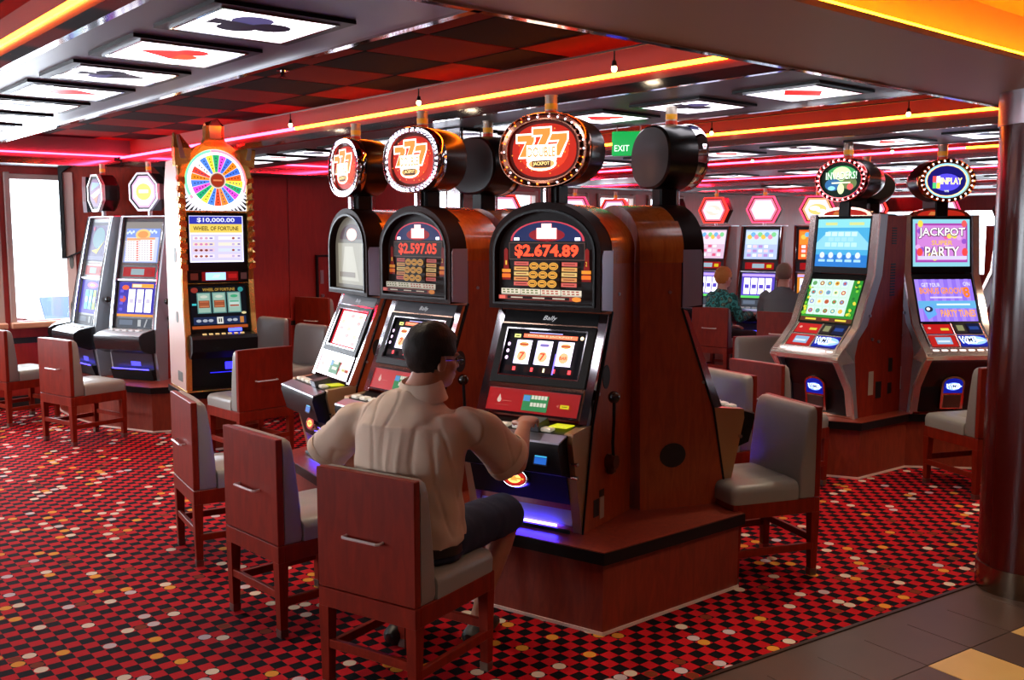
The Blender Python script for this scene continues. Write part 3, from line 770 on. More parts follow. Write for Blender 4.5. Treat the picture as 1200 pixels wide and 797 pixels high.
# ------------------------------------------------------------------ the triple seven machines of the curved bank
HW = 0.30
def on_slope(z):      # front plane of the reel section: returns y for a height
    return 0.045 + (z - 0.86) * (0.20 / 0.47)
SLOPE = math.atan2(0.20, 0.47)
def seven_reel(cx, cz, w, h):
    it = [('r', cx - w, cx + w, cz - h, cz + h, (2.3, 2.0, 2.5, 1)), ('r', cx - w, cx - w * .8, cz - h, cz + h, (1.0, .9, 1.5, 1))]
    return it
def sevens_machine(x, y, h, label, amount, lit='dark', side='right', back=False, sign=(0.14, 1.0)):
    t = thing('slot_machine', label, 'slot machine', (x, y, 0), R(h), 'triple seven slot machines of the curved bank')
    D = 0.47
    part('cabinet', W_CAB, t, (prism, [(0.0, ZP), (0.085, 0.84), (0.27, 1.34), (0.27, 1.62), (D + .02, 1.62), (D, ZP)], -HW, HW, 'x'), smooth=0)
    part('roof', W_ROOF, t, (prism, arch(HW, 1.56, 1.62, 1.835, 24), 0.26, D + 0.02, 'y'))
    # front trim of the side panels, with a dark joint
    for s in (-1, 1):
        x0, x1 = (HW - 0.001, HW + 0.006) if s > 0 else (-HW - 0.006, -HW + 0.001)
        part('side_edge', BLACK, t, (prism, [(-0.008, ZP), (0.077, 0.845), (0.262, 1.345), (0.27, 1.34), (0.085, 0.84), (0.0, ZP)], x0, x1, 'x'), smooth=0)
        xa, xb = (HW - 0.045, HW - 0.002) if s > 0 else (-HW + 0.002, -HW + 0.045)
        part('lower_flank', TAN_METAL, t, (prism, [(-0.004, ZP + .002), (-0.095, 0.79), (-0.09, 0.835), (0.072, 0.85), (0.08, 0.835)], xa, xb, 'x'), smooth=0)
        part('rail', CHROME if lit != 'tan' else TAN_METAL, t, (prism, [(on_slope(.86) - .012, 0.855), (on_slope(1.33) - .012, 1.33), (0.26, 1.335), (0.075, 0.845)], xa, xb, 'x'), smooth=0)
        xc, xd = (HW - .02, HW + .004) if s > 0 else (-HW - .004, -HW + .02)
        bm = new(); prism(bm, [(0.160, 1.355), (0.160, 1.60), (0.168, 1.62), (0.262, 1.62), (0.262, 1.345)], xc, xd, 'x')
        finish(bm, 'cheek', CHEEK, t, 0)
        part('lock', CHROME, t, *[(cyl, (s * (HW - .02), -0.07 + 0.0, zz), (s * (HW + .012), -0.07, zz), 0.009, None, 10) for zz in ((0.70, 0.64) if s > 0 else (0.70,))])
    # arched top box
    O = arch(HW - 0.002, 1.345, 1.615, 1.84, 24); I = arch(0.262, 1.375, 1.61, 1.797, 24)
    fr = part('top_box_frame', mat('dark_gloss_frame', '#200c08', 0.5, 0.0, 0.0, spec=0.08), t, (ring_prism, O, I, 0.150, 0.275))
    Om = arch(0.272, 1.366, 1.612, 1.808, 24)
    part('chrome_bead', BLACK, fr, (ring_prism, Om, I, 0.142, 0.152))
    dk = '#0c0605'
    it = [('p', arch(0.262, 1.375, 1.61, 1.797, 24), dk)]
    # blue lunette with the logo
    lun = [(0.175 * math.cos(math.pi * i / 16), 1.662 + 0.088 * math.sin(math.pi * i / 16)) for i in range(17)]
    it += [('p', [(q[0] * 1.06, 1.657 + (q[1] - 1.657) * 1.06) for q in lun], '#c03a4a'), ('p', lun, '#1a2350'), ('e', 0, 1.69, .09, .03, '#8a1420'),
           ('r', -.165, -.14, 1.665, 1.678, (2.2, 2.2, 2.6, 1)), ('r', .14, .165, 1.665, 1.678, (2.2, 2.2, 2.6, 1)),
           ('r', -.05, .05, 1.672, 1.722, (2.4, 1.0, .9, 1)), ('r', -.025, .025, 1.70, 1.742, (2.4, .9, .8, 1)), ('r', -.037, .037, 1.683, 1.708, (2.8, 2.2, 1.8, 1)), ('t', 'DOUBLE', 0, 1.696, .064, .016, '#c02010')]
    if not back and amount:
        kk = 1.0 if lit == 'bright' else 0.45
        it += [('r', -.19, .19, 1.575, 1.655, '#5a4038'), ('r', -.187, .187, 1.578, 1.652, '#170808'), ('t', amount, 0, 1.615, .32 if lit == 'bright' else .30, .064, (1.9 * kk, .10 * kk, .03 * kk, 1), .035)]
        k2 = 0.75 if lit == 'bright' else 0.42
        def S(c, f=1.0): q = lin(c); return (q[0] * k2 * f, q[1] * k2 * f, q[2] * k2 * f, 1)
        for sx in (-1, 1):
            it += [('p', [(sx * .215, 1.62), (sx * .205, 1.63), (sx * .195, 1.62), (sx * .195, 1.57), (sx * .18, 1.48), (sx * .225, 1.48), (sx * .215, 1.56)], S('#8a1208')),
                   ('r', min(sx * .18, sx * .225), max(sx * .18, sx * .225), 1.515, 1.53, S('#ffa030')), ('r', min(sx * .18, sx * .225), max(sx * .18, sx * .225), 1.49, 1.508, S('#ff7a20')),
                   ('t', '1' if sx < 0 else '2', sx * .203, 1.56, .008, .02, S('#ffd040'))]
            for r_ in range(5):
                zc = 1.557 - r_ * .0235
                it.append(('r', min(sx * .085, sx * .16), max(sx * .085, sx * .16), zc - .009, zc + .009, S(['#e0645a', '#f0b060', '#f0c878', '#e89858', '#e0645a'][r_])))
                it.append(('r', min(sx * .095, sx * .15), max(sx * .095, sx * .15), zc - .002, zc + .002, S('#8a2a18')))
        it.append(('r', -.078, .078, 1.445, 1.57, S('#1c0a08')))
        for r_ in range(3):
            for c_ in range(3):
                cx, cz = (c_ - 1) * .05, 1.547 - r_ * .04
                it += [('e', cx, cz, .0235, .0175, S('#f7b648')), ('e', cx, cz, .019, .013, S('#b5560f')), ('e', cx, cz, .016, .0105, S('#f5b040')), ('r', cx - .011, cx + .011, cz - .003, cz + .003, S('#3a1206'))]
        for c_ in range(4):
            x0 = -.205 + c_ * .104
            it += [('r', x0, x0 + .098, 1.418, 1.442, S('#f6e8d0')), ('r', x0, x0 + .098, 1.418 - .004, 1.4165, S('#f6e8d0'))]
            for r_ in range(2):
                for q in range(4): it.append(('r', x0 + .008 + q * .022, x0 + .022 + q * .022, 1.422 + r_ * .011, 1.4275 + r_ * .011, S(['#5a6a30', '#6a7a40', '#c04030', '#b03a30'][c_])))
        it += [('r', -.205, .205, 1.393, 1.412, S('#a03a30')), ('r', -.16, .15, 1.3955, 1.4095, S('#1a0806')), ('r', -.20, -.17, 1.395, 1.41, S('#ff7060')), ('e', .185, 1.4025, .022, .011, S('#ff9838'))] + [('r', q - .03, q + .03, 1.4, 1.405, S('#f0d8c0')) for q in (-.11, 0, .10)]
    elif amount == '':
        # glass reflection (seen at a flat angle) painted in as pale patches
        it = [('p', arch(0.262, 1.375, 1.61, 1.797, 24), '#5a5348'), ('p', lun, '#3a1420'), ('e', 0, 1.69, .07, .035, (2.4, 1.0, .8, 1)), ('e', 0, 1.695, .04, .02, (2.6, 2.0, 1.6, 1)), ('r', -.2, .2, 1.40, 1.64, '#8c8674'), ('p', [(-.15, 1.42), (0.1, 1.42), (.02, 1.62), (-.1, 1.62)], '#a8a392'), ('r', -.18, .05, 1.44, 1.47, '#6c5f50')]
    display('paytable_glass', fr, it, (0, 0.185, 0), None, 1.0).scale.x = 1.07
    # reel section, name plate, red panel
    def slope_disp(name, parent, items, off=0.0, k=1.0):
        return display(name, parent, items, (0, 0.045 + 0.0 - off, 0.86), (-SLOPE, 0, 0), k)
    TX = Matrix.Translation((0, 0.045, 0.86)) @ Matrix.Rotation(-SLOPE, 4, 'X')
    sl = math.hypot(.20, .47)
    part('name_plate', DGREY if lit != 'bright' else BLACK, t, (box, -HW + .045, HW - .045, -0.012, 0.03, .445, sl - .002, 0.003, 1, TX))
    slope_disp('maker_script', t, [('t', 'Bally', 0, .478, .075, .028, '#b8b8bc', 0, .35)], 0.0135)
    bz = part('reel_bezel', BLACK, t, (ring_prism, [(-HW + .045, .150), (HW - .045, .150), (HW - .045, .437), (-HW + .045, .437)], [(-.215, .185), (.215, .185), (.215, .415), (-.215, .415)], -0.02, 0.03))
    bz.matrix_local = TX
    part('bezel_bead', CHROME, bz, (ring_prism, [(-.218, .182), (.218, .182), (.218, .418), (-.218, .418)], [(-.212, .188), (.212, .188), (.212, .412), (-.212, .412)], -0.022, -0.018))
    part('chrome_bar', COPPER if lit != 'silver' else CHROME, t, (box, -HW + .045, HW - .045, -0.018, 0.03, .437, .447, 0.002, 1, TX))
    part('chrome_bar', COPPER if lit != 'silver' else CHROME, t, (box, -HW + .045, HW - .045, -0.016, 0.03, .128, .150, 0.003, 1, TX))
    rit = [('r', -.215, .215, .185, .415, '#060508')]
    if lit == 'silver':
        rit += [('r', -.215, .215, .185, .415, '#b01c28'), ('r', -.185, .185, .20, .405, (1.8, 1.75, 1.9, 1))]
        for r_ in range(5):
            for c_ in range(3): rit.append(('e', -.12 + c_ * .12, .22 + r_ * .04, .03, .012, ['#d8b8a0', '#c8c0d0', '#e0a0a0'][(r_ + c_) % 3]))
    else:
        rit += [('r', -.13, .16, .378, .396, (1.6, .25, .12, 1)), ('t', 'DOUBLE JACKPOT', .015, .387, .24, .011, '#ffd9b0'), ('r', -.18, -.145, .375, .392, (1.0, 1.0, .3, 1)), ('r', -.172, -.152, .381, .386, '#101008'),
                ('r', -.10, .08, .401, .404, (.9, .8, 1.6, 1)), ('e', .185, .388, .009, .009, (2.2, 1.6, .9, 1), 12)]
        for c_ in range(3):
            cx = -.115 + c_ * .115
            rit += seven_reel(cx, .305, .042, .058)
            rit += [('e', cx, .342, .028, .012, '#e8a860' if c_ != 1 else '#c8b0d8'), ('r', cx - .022, cx + .022, .337, .346, '#b04a30' if c_ != 1 else '#6a62a8'), ('e', cx, .285, .026, .026, '#f0b080'), ('t', '7' if c_ < 2 else 'BAR', cx, .285, .028 if c_ < 2 else .04, .036 if c_ < 2 else .016, '#e04020', .02), ('r', cx + .043, cx + .06, .25, .36, '#100a10')]
        for r_ in range(3): rit.append(('e', -.19, .27 + r_ * .033, .008, .009, (1.8, 1.2, 1.9, 1), 12))
        for c_, w_ in ((-.15, .035), (-.05, .03), (.02, .02), (.07, .03), (.15, .035)):
            rit += [('r', c_ - w_, c_ + w_, .205, .232, '#1c0606'), ('r', c_ + w_ * .2, c_ + w_ * .65, .209, .228, (1.7, .1, .12, 1) if c_ != .02 else (1.8, 1.6, .9, 1))]
        rit += [('r', .075, .082, .20, .30, (.4, .3, 1.9, 1))]
    display('reel_glass', bz, rit, (0, 0.0, 0), None, 1.25)
    rp = part('red_panel', REDP, t, (box, -HW + .05, HW - .05, -0.014, 0.02, .010, .126, 0.003, 1, TX))
    part('panel_frame', CHROME, t, (ring_prism, [(-HW + .045, .004), (HW - .045, .004), (HW - .045, .132), (-HW + .045, .132)], [(-HW + .055, .014), (HW - .055, .014), (HW - .055, .122), (-HW + .055, .122)], -0.017, 0.0)).matrix_local = TX
    slope_disp('panel_print', t, [('r', -.24, .24, .018, .118, '#8f0c12'), ('e', -.18, .07, .011, .012, '#e8c8b8'), ('p', [(-.189, .076), (-.171, .076), (-.18, .098)], '#e8c8b8'), ('r', -.16, -.11, .066, .068, '#d88070'), ('r', -.195, -.12, .045, .047, '#c05a50'),
        ('r', -.05, .085, .03, .105, '#3c8c54'), ('r', -.048, -.012, .075, .102, '#5a9ad8')] +
        [('r', -.006 + q * .018, .008 + q * .018, .086 - r_ * .034, .104 - r_ * .034, '#e8e4d0') for q in range(5) for r_ in range(2)] +
        [('r', .155, .20, .055, .072, '#e0d020'), ('r', .163, .192, .062, .065, '#5a5208'), ('p', [(.135, .064), (.147, .072), (.147, .056)], '#d87060')], 0.0145, 0.7)
    # button deck
    deck = part('button_deck', BLACK, t, (prism, [(0.06, .852), (-0.10, .826), (-0.165, .805), (-0.172, .775), (-0.14, .66), (-0.05, .63), (0.05, .70)], -HW + .03, HW - .03, 'x'))
    part('deck_bead', SATIN, deck, (prism, [(-0.10, .828), (-0.168, .807), (-0.170, .800), (-0.10, .820)], -HW + .028, HW - .028, 'x'))
    for q in range(6):
        xx = -.22 + q * .075
        b_ = part('button', mat('button_white', '#cfcac0', 0.35, 0, 0, '#fff4d8', 0.5 if q % 2 else 0.15), deck, (box, xx - .026, xx + .026, -0.085, -0.04, .83, .847, 0.004))
    part('bill_slot', DGREY, deck, (prism, [(0.0, .845), (-0.10, .83), (-0.11, .865), (-.02, .88)], .06, .13, 'x'))
    part('ticket_glow', glow('ticket_yellow', '#d8d820', 0.8), deck, (box, .15, .24, -0.05, 0.03, .846, .850, 0.001))
    display('player_screen', deck, [('r', -.035, .035, -.035, .035, '#0a1020'), ('r', -.03, .03, -.03, -.002, '#2060c0'), ('r', -.03, .03, 0, .012, '#40b0e0'), ('r', -.03, .03, .014, .03, '#70c020'), ('r', -.024, .024, .017, .025, '#f0f040')], (.18, -0.1625, .735), (R(-15), 0, 0), 0.9)
    # lower door with badge and blue lit tray
    ld = part('lower_door', BLACK, t, (prism, [(-0.08, .70), (-0.08, .66), (-0.035, .505), (0.04, .50), (0.04, .70)], -HW + .045, HW - .045, 'x'), smooth=0)
    part('tray_panel', mat('tray_metal', '#b4b4c0', 0.35, 0.3), t, (prism, [(0.035, .50), (-0.012, ZP + .035), (-0.008, ZP + .03), (0.04, ZP + .03)], -HW + .05, HW - .05, 'x'), smooth=0)
    part('tray_lip', BLACK, t, (box, -HW + .045, HW - .045, -0.04, -0.03, ZP + .001, ZP + .020, 0.003))
    part('tray_light', glow('tray_blue', '#3a30ff', 75.0), t, (box, -HW + .10, HW - .12, -0.026, -0.020, ZP + .022, ZP + .032))
    bd = part('badge', CHROME, t, (loft, [[(q[0], yy, q[1]) for q in ell(0, 0, .068 * f, .042 * f, 28)] for f, yy in ((1, 0.03), (1, -0.012), (.93, -0.018))]))
    bd.location = (0.0, -0.075, 0.60); bd.rotation_euler = (R(-14), 0, 0)
    display('badge_print', bd, [('e', 0, 0, .062, .037, '#801008'), ('e', 0, 0, .056, .032, '#d01c10'), ('e', 0, -.002, .036, .02, (1.6, 1.0, .2, 1)), ('p', [(-.02, -.012), (0, .018), (.02, -.012)], (1.8, .4, .08, 1)), ('r', -.05, .05, -.004, .004, '#f0b040')], (0, -0.019, 0), None, 0.8)
    # side details
    s = 1 if side == 'right' else -1
    if side:
        lv = part('lever', BLACK, t, (tube, [(s * (HW + .03), 0.235, .665), (s * (HW + .035), 0.215, .75), (s * (HW + .05), 0.195, .85), (s * (HW + .055), 0.185, .95)], 0.008, 8))
        part('lever_knob', mat('gloss_black', '#050505', 0.1, 0, 0.5), lv, (ball, (s * (HW + .055), 0.183, .965), 0.028))
        part('lever_hub', mat('hub_brown', '#5a2a1c', 0.3, 0.5), lv, (cyl, (s * HW, 0.235, .655), (s * (HW + .045), 0.235, .655), 0.036, .032, 20), (box, s * (HW + .02) - .02, s * (HW + .02) + .02, 0.21, 0.25, .60, .69, .008))
        part('vent', BLACKM, t, (prism, [(0.21 + q[0], 1.05 + q[1]) for q in ell(0, 0, .035, .055, 20)], s * HW, s * (HW + 0.003), 'x'))
        part('sticker', STICKER, t, (box, min(s * HW, s * (HW + .002)), max(s * HW, s * (HW + .002)), 0.16, 0.20, .40, .50))
        part('sticker', mat('black_sticker', '#1c1a1a', 0.5), t, (box, min(s * HW, s * (HW + .002)), max(s * HW, s * (HW + .002)), 0.10, 0.15, .42, .50), (box, min(s * HW, s * (HW + .002)), max(s * HW, s * (HW + .002)), 0.155, 0.20, .503, .535))
    s2 = -s
    part('vent', BLACKM, t, (prism, [(0.30 + q[0], .63 + q[1]) for q in ell(0, 0, .07, .06, 20)], s2 * HW, s2 * (HW + 0.003), 'x'))
    part('screw', SATIN, t, *[(cyl, (s3 * HW, yy, zz), (s3 * (HW + .006), yy, zz), 0.008, None, 8) for s3 in (-1, 1) for yy, zz in ((.33, 1.42), (.14, .98))])
    # topper
    round_topper(t, 0, sign[0], 2.072, 0.238 * sign[1], 0.170 * sign[1], 0.20, CHROME if lit != 'bright' else mat('rim_dark_copper', '#9a6a56', 0.15, 1.0), 1.835,
                 bulbmats=(BULB,) if lit != 'bright' else (BULB, BULB_O), nb=40 if lit != 'bright' else 30, facefn=sevens_face, bulb_r=.027 if lit != 'bright' else .019)
    part('post', CHROME, t, (cyl, (0, sign[0] + .05, 1.82), (0, sign[0] + .05, 1.93), 0.022, None, 12))
    candle(t, 0, sign[0] + .08, 2.235, 2.318)
    return t
sevens_machine(0.061, 4.407, -32.7, 'front triple seven slot machine reading $2.674.89 that the man plays', '$2.674.89', 'bright', 'right')
sevens_machine(-0.623, 5.03, -46.5, 'middle triple seven slot machine reading $2.597.05 behind the man', '$2.597.05', 'dark', 'right')
sevens_machine(-1.09, 5.66, -59.0, 'leftmost machine of the curved bank with bright white screen, seen at an angle', '', 'silver', 'right')
sevens_machine(0.965, 5.053, 108.7, 'slot machine seen from its side, back to back with the front triple seven machine', '', 'silver', 'right', sign=(0.10, .98))
sevens_machine(0.18, 5.88, 128.0, 'slot machine facing away, only its black round topper showing behind the middle one', None, 'tan', 'right', sign=(.32, 1.0))
# ------------------------------------------------------------------ the gold wheel machine
def wheel_machine(x, y, h):
    t = thing('wheel_slot_machine', 'tall gold trimmed slot machine with a lit prize wheel on top', 'slot machine', (x, y, 0), R(h))
    W = 0.29; Z0 = 0.44; D = 0.55
    part('cabinet', BLACK, t, (prism, [(0.02, Z0), (0.05, .85), (0.10, 1.30), (0.10, 1.86), (D, 1.86), (D, Z0)], -W + .02, W - .02, 'x'), smooth=0)
    for s in (-1, 1):
        x0, x1 = (W - .02, W) if s > 0 else (-W, -W + .02)
        sp = part('side_panel', WHITEP, t, (prism, [(0.0, Z0), (-0.02, .86), (0.05, 1.30), (0.05, 2.10), (0.12, 2.28), (D - .1, 2.28), (D, 2.05), (D, Z0)], x0, x1, 'x'), smooth=0)
        for zc, r_ in ((1.52, (.045, .06)), (1.02, (.04, .045))):
            part('oval_patch', OVALG, sp, (prism, ell(.22, zc, r_[0], r_[1], 20, 3), s * W, s * (W + .003), 'x'))
        part('oval_patch', OVALG, sp, (box, min(s * W, s * (W + .003)), max(s * W, s * (W + .003)), .10, .26, Z0 + .06, Z0 + .14, .002))
        # jagged gold edge running up the front
        path = [(-0.01, Z0), (-0.03, .70), (-0.035, .88), (-0.005, 1.05), (0.03, 1.32), (0.015, 1.45), (0.03, 1.60), (0.012, 1.75), (0.03, 1.90), (0.02, 2.05), (0.05, 2.28), (0.10, 2.30), (0.10, Z0)]
        xa, xb = (W - .045, W - .004) if s > 0 else (-W + .004, -W + .045)
        part('gold_edge', GOLD, t, (prism, path, xa, xb, 'x'), smooth=0)
        for k in range(9):
            zz = 1.40 + k * .085
            part('gold_facet', GOLD, t, (loft, [[(s * (W - .05), 0.0, zz), (s * (W + .012), 0.01, zz + .02), (s * (W + .012), 0.05, zz + .05), (s * (W - .05), 0.04, zz + .03)], [(s * (W - .045), -.02 + .012 * (k % 2), zz + .05), (s * (W + .006), -.012, zz + .06), (s * (W + .006), 0.04, zz + .075), (s * (W - .045), 0.04, zz + .07)]]), smooth=0)
    # wheel dome
    dome = part('dome_frame', GOLD, t, (ring_prism, arch(W - .005, 1.86, 2.10, 2.42, 28), arch(.245, 1.875, 2.10, 2.36, 28), 0.0, 0.16))
    it = [('p', arch(.245, 1.875, 2.10, 2.36, 28), (1.05, 1.0, 1.1, 1))]
    for i in range(24):
        for s in (-1, 1):
            if i % 2: continue
            a = R(-20 - i * 2.9); c_, s_ = math.cos(a), math.sin(a)
            k0, k1 = .25, .42
            def edge_pt(b_):
                r_ = min(.243 / max(math.cos(b_), 1e-3), .232 / max(-math.sin(b_), 1e-3))
                return (s * r_ * math.cos(b_), 2.11 + r_ * math.sin(b_))
            p = [(s * k0 * c_, 2.11 + k0 * s_), edge_pt(a - .035), edge_pt(a + .035)]
            it.append(('p', p, '#120c08'))
    C = (0, 2.113)
    def ringc(r0, r1, cols, n=48):
        out = []
        for i in range(n):
            a0, a1 = 2 * math.pi * i / n, 2 * math.pi * (i + 1) / n
            out.append(('p', [(r0 * math.cos(a0), C[1] + r0 * math.sin(a0)), (r1 * math.cos(a0), C[1] + r1 * math.sin(a0)), (r1 * math.cos(a1), C[1] + r1 * math.sin(a1)), (r0 * math.cos(a1), C[1] + r0 * math.sin(a1))], cols(a0)))
        return out
    it += ringc(.222, .243, lambda a: (.25, 1.6, .55, 1) if math.cos(a) < 0 and math.sin(a) > -.4 else ((1.9, .35, .5, 1) if math.sin(a) > -.5 else (1.8, 1.6, 1.9, 1)))
    it += ringc(.200, .223, lambda a: (2.2, 2.1, 2.3, 1))
    seg = ['#e05a20', '#3a6ad0', '#f07a18', '#3a6ad0', '#d048c8', '#20a060', '#f0e040', '#4a80e0', '#f5f0f5', '#e04030', '#f08020', '#4a78d8', '#d048c8', '#20a068', '#f0e048', '#4a80e0', '#e04828', '#f08030', '#4a80e0', '#d048c8', '#20a068', '#f0e048']
    n = len(seg)
    for i, c in enumerate(seg):
        a0, a1 = 2 * math.pi * i / n, 2 * math.pi * (i + 1) / n; r0, r1 = .06, .202
        q = lin(c); it.append(('p', [(r * math.cos(a), C[1] + r * math.sin(a)) for r, a in ((r0, a0), (r1, a0), (r1, (a0 + a1) / 2), (r1, a1), (r0, a1))], (q[0] * 1.2, q[1] * 1.2, q[2] * 1.2, 1)))
        a0 -= .012
        it.append(('p', [(r * math.cos(a), C[1] + r * math.sin(a)) for r, a in ((r0, a0), (r1, a0), (r1, a0 + .024), (r0, a0 + .024))], '#f4e8f0'))
        am = (a0 + a1) / 2 + .01
        for rr in (.10, .125, .15, .175): it.append(('e', rr * math.cos(am), C[1] + rr * math.sin(am), .006, .006, '#20306a' if i % 2 else '#6a2010', 6))
    it += [('e', 0, C[1], .066, .066, '#e8d0c0'), ('e', 0, C[1], .056, .056, '#8a4a38'), ('e', 0, C[1], .048, .048, '#a03018'), ('r', -.035, .035, C[1] - .006, C[1] + .006, '#e08050')]
    display('prize_wheel', dome, it, (0, 0.03, 0), None, 0.95, step=0.0003)
    # crown
    cr = part('crown', GOLD, t, (prism, [(-.10, 2.38), (.10, 2.38), (.075, 2.44), (-.075, 2.44)], 0.0, 0.10, 'y'),
              (loft, [[(-.075, 0.0, 2.43), (.075, 0.0, 2.43), (.075, .09, 2.43), (-.075, .09, 2.43)], [(-.07, -.015, 2.54), (.07, -.015, 2.54), (.07, .09, 2.54), (-.07, .09, 2.54)], [(-.075, 0.0, 2.565), (.03, 0.01, 2.60), (.05, .08, 2.59), (-.06, .08, 2.565)]]), smooth=0)
    part('crown_gem', mat('blush_gem', '#e8b8a0', 0.12, 0.6), cr, (loft, [[(-.042, -.018, 2.44), (.042, -.018, 2.44), (.042, 0.0, 2.44), (-.042, 0.0, 2.44)], [(-.05, -.026, 2.54), (.05, -.026, 2.54), (.05, 0.0, 2.54), (-.05, 0.0, 2.54)], [(-.02, -.02, 2.585), (.02, -.02, 2.585), (.02, 0.0, 2.585), (-.02, 0.0, 2.585)]]), smooth=0)
    for s in (-1, 1):
        part('side_crystal', GOLD, t, (loft, [[(s * .20, -.01, 2.25), (s * .31, 0.0, 2.22), (s * .31, .10, 2.22), (s * .20, .08, 2.25)], [(s * .19, -.02, 2.36), (s * .32, -.01, 2.36), (s * .32, .08, 2.36), (s * .19, .07, 2.36)], [(s * .265, .0, 2.46), (s * .315, .0, 2.475), (s * .315, .05, 2.475), (s * .265, .05, 2.46)]]), smooth=0)
        part('crystal_face', mat('pale_crystal', '#f0e6d8', 0.08, 0.7), t, (loft, [[(s * .235, -.024, 2.28), (s * .275, -.024, 2.28), (s * .275, -.01, 2.28), (s * .235, -.01, 2.28)], [(s * .28, -.018, 2.46), (s * .30, -.018, 2.46), (s * .30, -.005, 2.46), (s * .28, -.005, 2.46)]]), smooth=0)
    # paytable screen
    fr = part('screen_frame', BLACK, t, (ring_prism, [(-W + .04, 1.40), (W - .04, 1.40), (W - .04, 1.87), (-W + .04, 1.87)], [(-.215, 1.465), (.215, 1.465), (.215, 1.835), (-.215, 1.835)], 0.035, 0.11))
    it = [('r', -.215, .215, 1.465, 1.835, (1.2, 1.15, 1.6, 1)), ('r', -.21, .21, 1.77, 1.832, '#3038b0'), ('t', '$10,000.00', 0, 1.80, .30, .04, '#f0f0ff', .02), ('r', -.21, .21, 1.70, 1.77, '#f0d060'), ('t', 'WHEEL OF FORTUNE', 0, 1.735, .36, .034, '#301008', .015), ('r', -.205, .205, 1.475, 1.69, '#d8d0f0')]
    for r_ in range(4):
        z = 1.505 + r_ * .048
        it += [('r', -.19, -.02, z - .004, z + .022, ['#f4e8f4', '#e8c8d8', '#f0e0c8', '#f0f0f8'][r_]), ('r', .01, .19, z - .004, z + .022, ['#f0e0e8', '#d8e0f4', '#f0e8d8', '#f4f0f8'][r_])]
        for q in range(3): it.append(('e', -.165 + q * .04, z + .008, .013, .009, ['#a04838', '#7a3028', '#d880b8', '#d8a0c0'][r_], 10))
        it += [('r', -.06, -.035, z + .002, z + .014, '#8a7ac0'), ('e', .13, z + .008, .012, .009, '#a04838' if r_ % 2 else '#c8b0e0', 10), ('r', .165, .185, z + .002, z + .014, '#8a7ac0')]
    display('paytable_screen', fr, it, (0, 0.05, 0), None, 0.9)
    ms = part('message_strip', BLACK, t, (box, -W + .04, W - .04, 0.03, 0.11, 1.30, 1.40, .004))
    display('message_screen', ms, [('r', -.13, .16, 1.315, 1.388, '#7a0c0c'), ('r', -.10, .06, 1.322, 1.382, (.45, .85, 1.5, 1)), ('p', [(-.05, 1.34), (.0, 1.34), (.02, 1.365), (-.03, 1.365)], '#e8f4ff'), ('r', .08, .15, 1.335, 1.37, '#b01818'), ('r', -.22, -.16, 1.325, 1.378, '#5a2018'), ('r', .18, .23, 1.325, 1.378, '#4a2a28')], (0, 0.029, 0), None, .8)
    tilt = math.atan2(.07, .40)
    TX = Matrix.Translation((0, 0.01, .90)) @ Matrix.Rotation(-tilt, 4, 'X')
    part('gold_bar', GOLD, t, (box, -W + .04, W - .04, -.02, .05, .395, .412, .003, 1, TX))
    rz = part('reel_bezel', BLACK, t, (ring_prism, [(-W + .04, 0), (W - .04, 0), (W - .04, .395), (-W + .04, .395)], [(-.225, .03), (.225, .03), (.225, .375), (-.225, .375)], -0.015, 0.05))
    rz.matrix_local = TX
    it = [('r', -.225, .225, .03, .375, '#0a0e14'), ('r', -.225, .225, .03, .055, '#b05020'), ('t', 'WHEEL OF FORTUNE', .01, .348, .26, .024, '#c89a40', .01), ('e', -.185, .345, .028, .022, '#903028'), ('e', .185, .345, .022, .02, '#309090')]
    for c_ in range(3):
        cx = -.115 + c_ * .12
        it += [('r', cx - .055, cx + .055, .155, .325, '#5a8a88'), ('r', cx - .047, cx + .047, .163, .317, '#9ec0b0'), ('r', cx - .043, cx + .043, .20, .26, ['#8a4a30', '#8a4a30', '#b0d0c8'][c_])]
        for r_ in range(3): it.append(('r', cx - .036, cx + .036, .206 + r_ * .018, .219 + r_ * .018, ['#c87850', '#a85838', '#c06a48'][r_] if c_ < 2 else ['#b05840', '#d0e0d8', '#60b090'][r_]))
        it.append(('e', cx, .29, .03, .012, '#d0d8c8' if c_ < 2 else '#40a878'))
    it += [('r', -.21, .21, .065, .125, '#1c2c50'), ('r', -.025, .025, .068, .122, '#e8e8e0'), ('r', -.012, -.002, .08, .11, '#303030'), ('r', .004, .014, .08, .11, '#303030')]
    for c_ in (-.17, -.12, -.075, .075, .12): it.append(('e', c_, .095, .02, .012, '#b0b8c8'))
    it += [('r', .16, .19, .07, .12, '#c88040'), ('r', -.215, -.18, .22, .235, '#40c8d0'), ('e', .195, .15, .02, .01, '#e8d8a0')]
    display('reel_screen', rz, it, (0, 0.0, 0), None, 0.75)
    dk = part('button_deck', BLACK, t, (prism, [(0.04, .905), (-.11, .885), (-.135, .86), (-.125, .76), (-.06, .70), (0.04, .70)], -W + .03, W - .03, 'x'))
    for q in range(7): part('button', mat('button_amber', '#b09058', .35, 0, 0, '#ffd890', .5), dk, (box, -.16 + q * .05, -.13 + q * .05, -.075, -.05, .886, .90, .003))
    part('deck_lamp', glow('deck_blue', '#3440ff', 5.0), dk, (box, .06, .17, -.01, .02, .905, .93, .004))
    ld = part('lower_door', BLACK, t, (prism, [(-.02, .70), (0.0, Z0 + .02), (.05, Z0 + .02), (.05, .70)], -W + .045, W - .045, 'x'), smooth=0)
    part('door_lamp', glow('door_blue', '#2420e0', 3.5), ld, (box, .02, .17, -.026, -.018, .60, .66, .003))
    part('door_line', glow('door_blue2', '#2420e0', 2.0), ld, (box, -.10, .18, -.022, -.014, .575, .58))
    part('gold_sill', GOLD, t, (box, -W, W, -.02, D, Z0 - .015, Z0, .003))
    return t
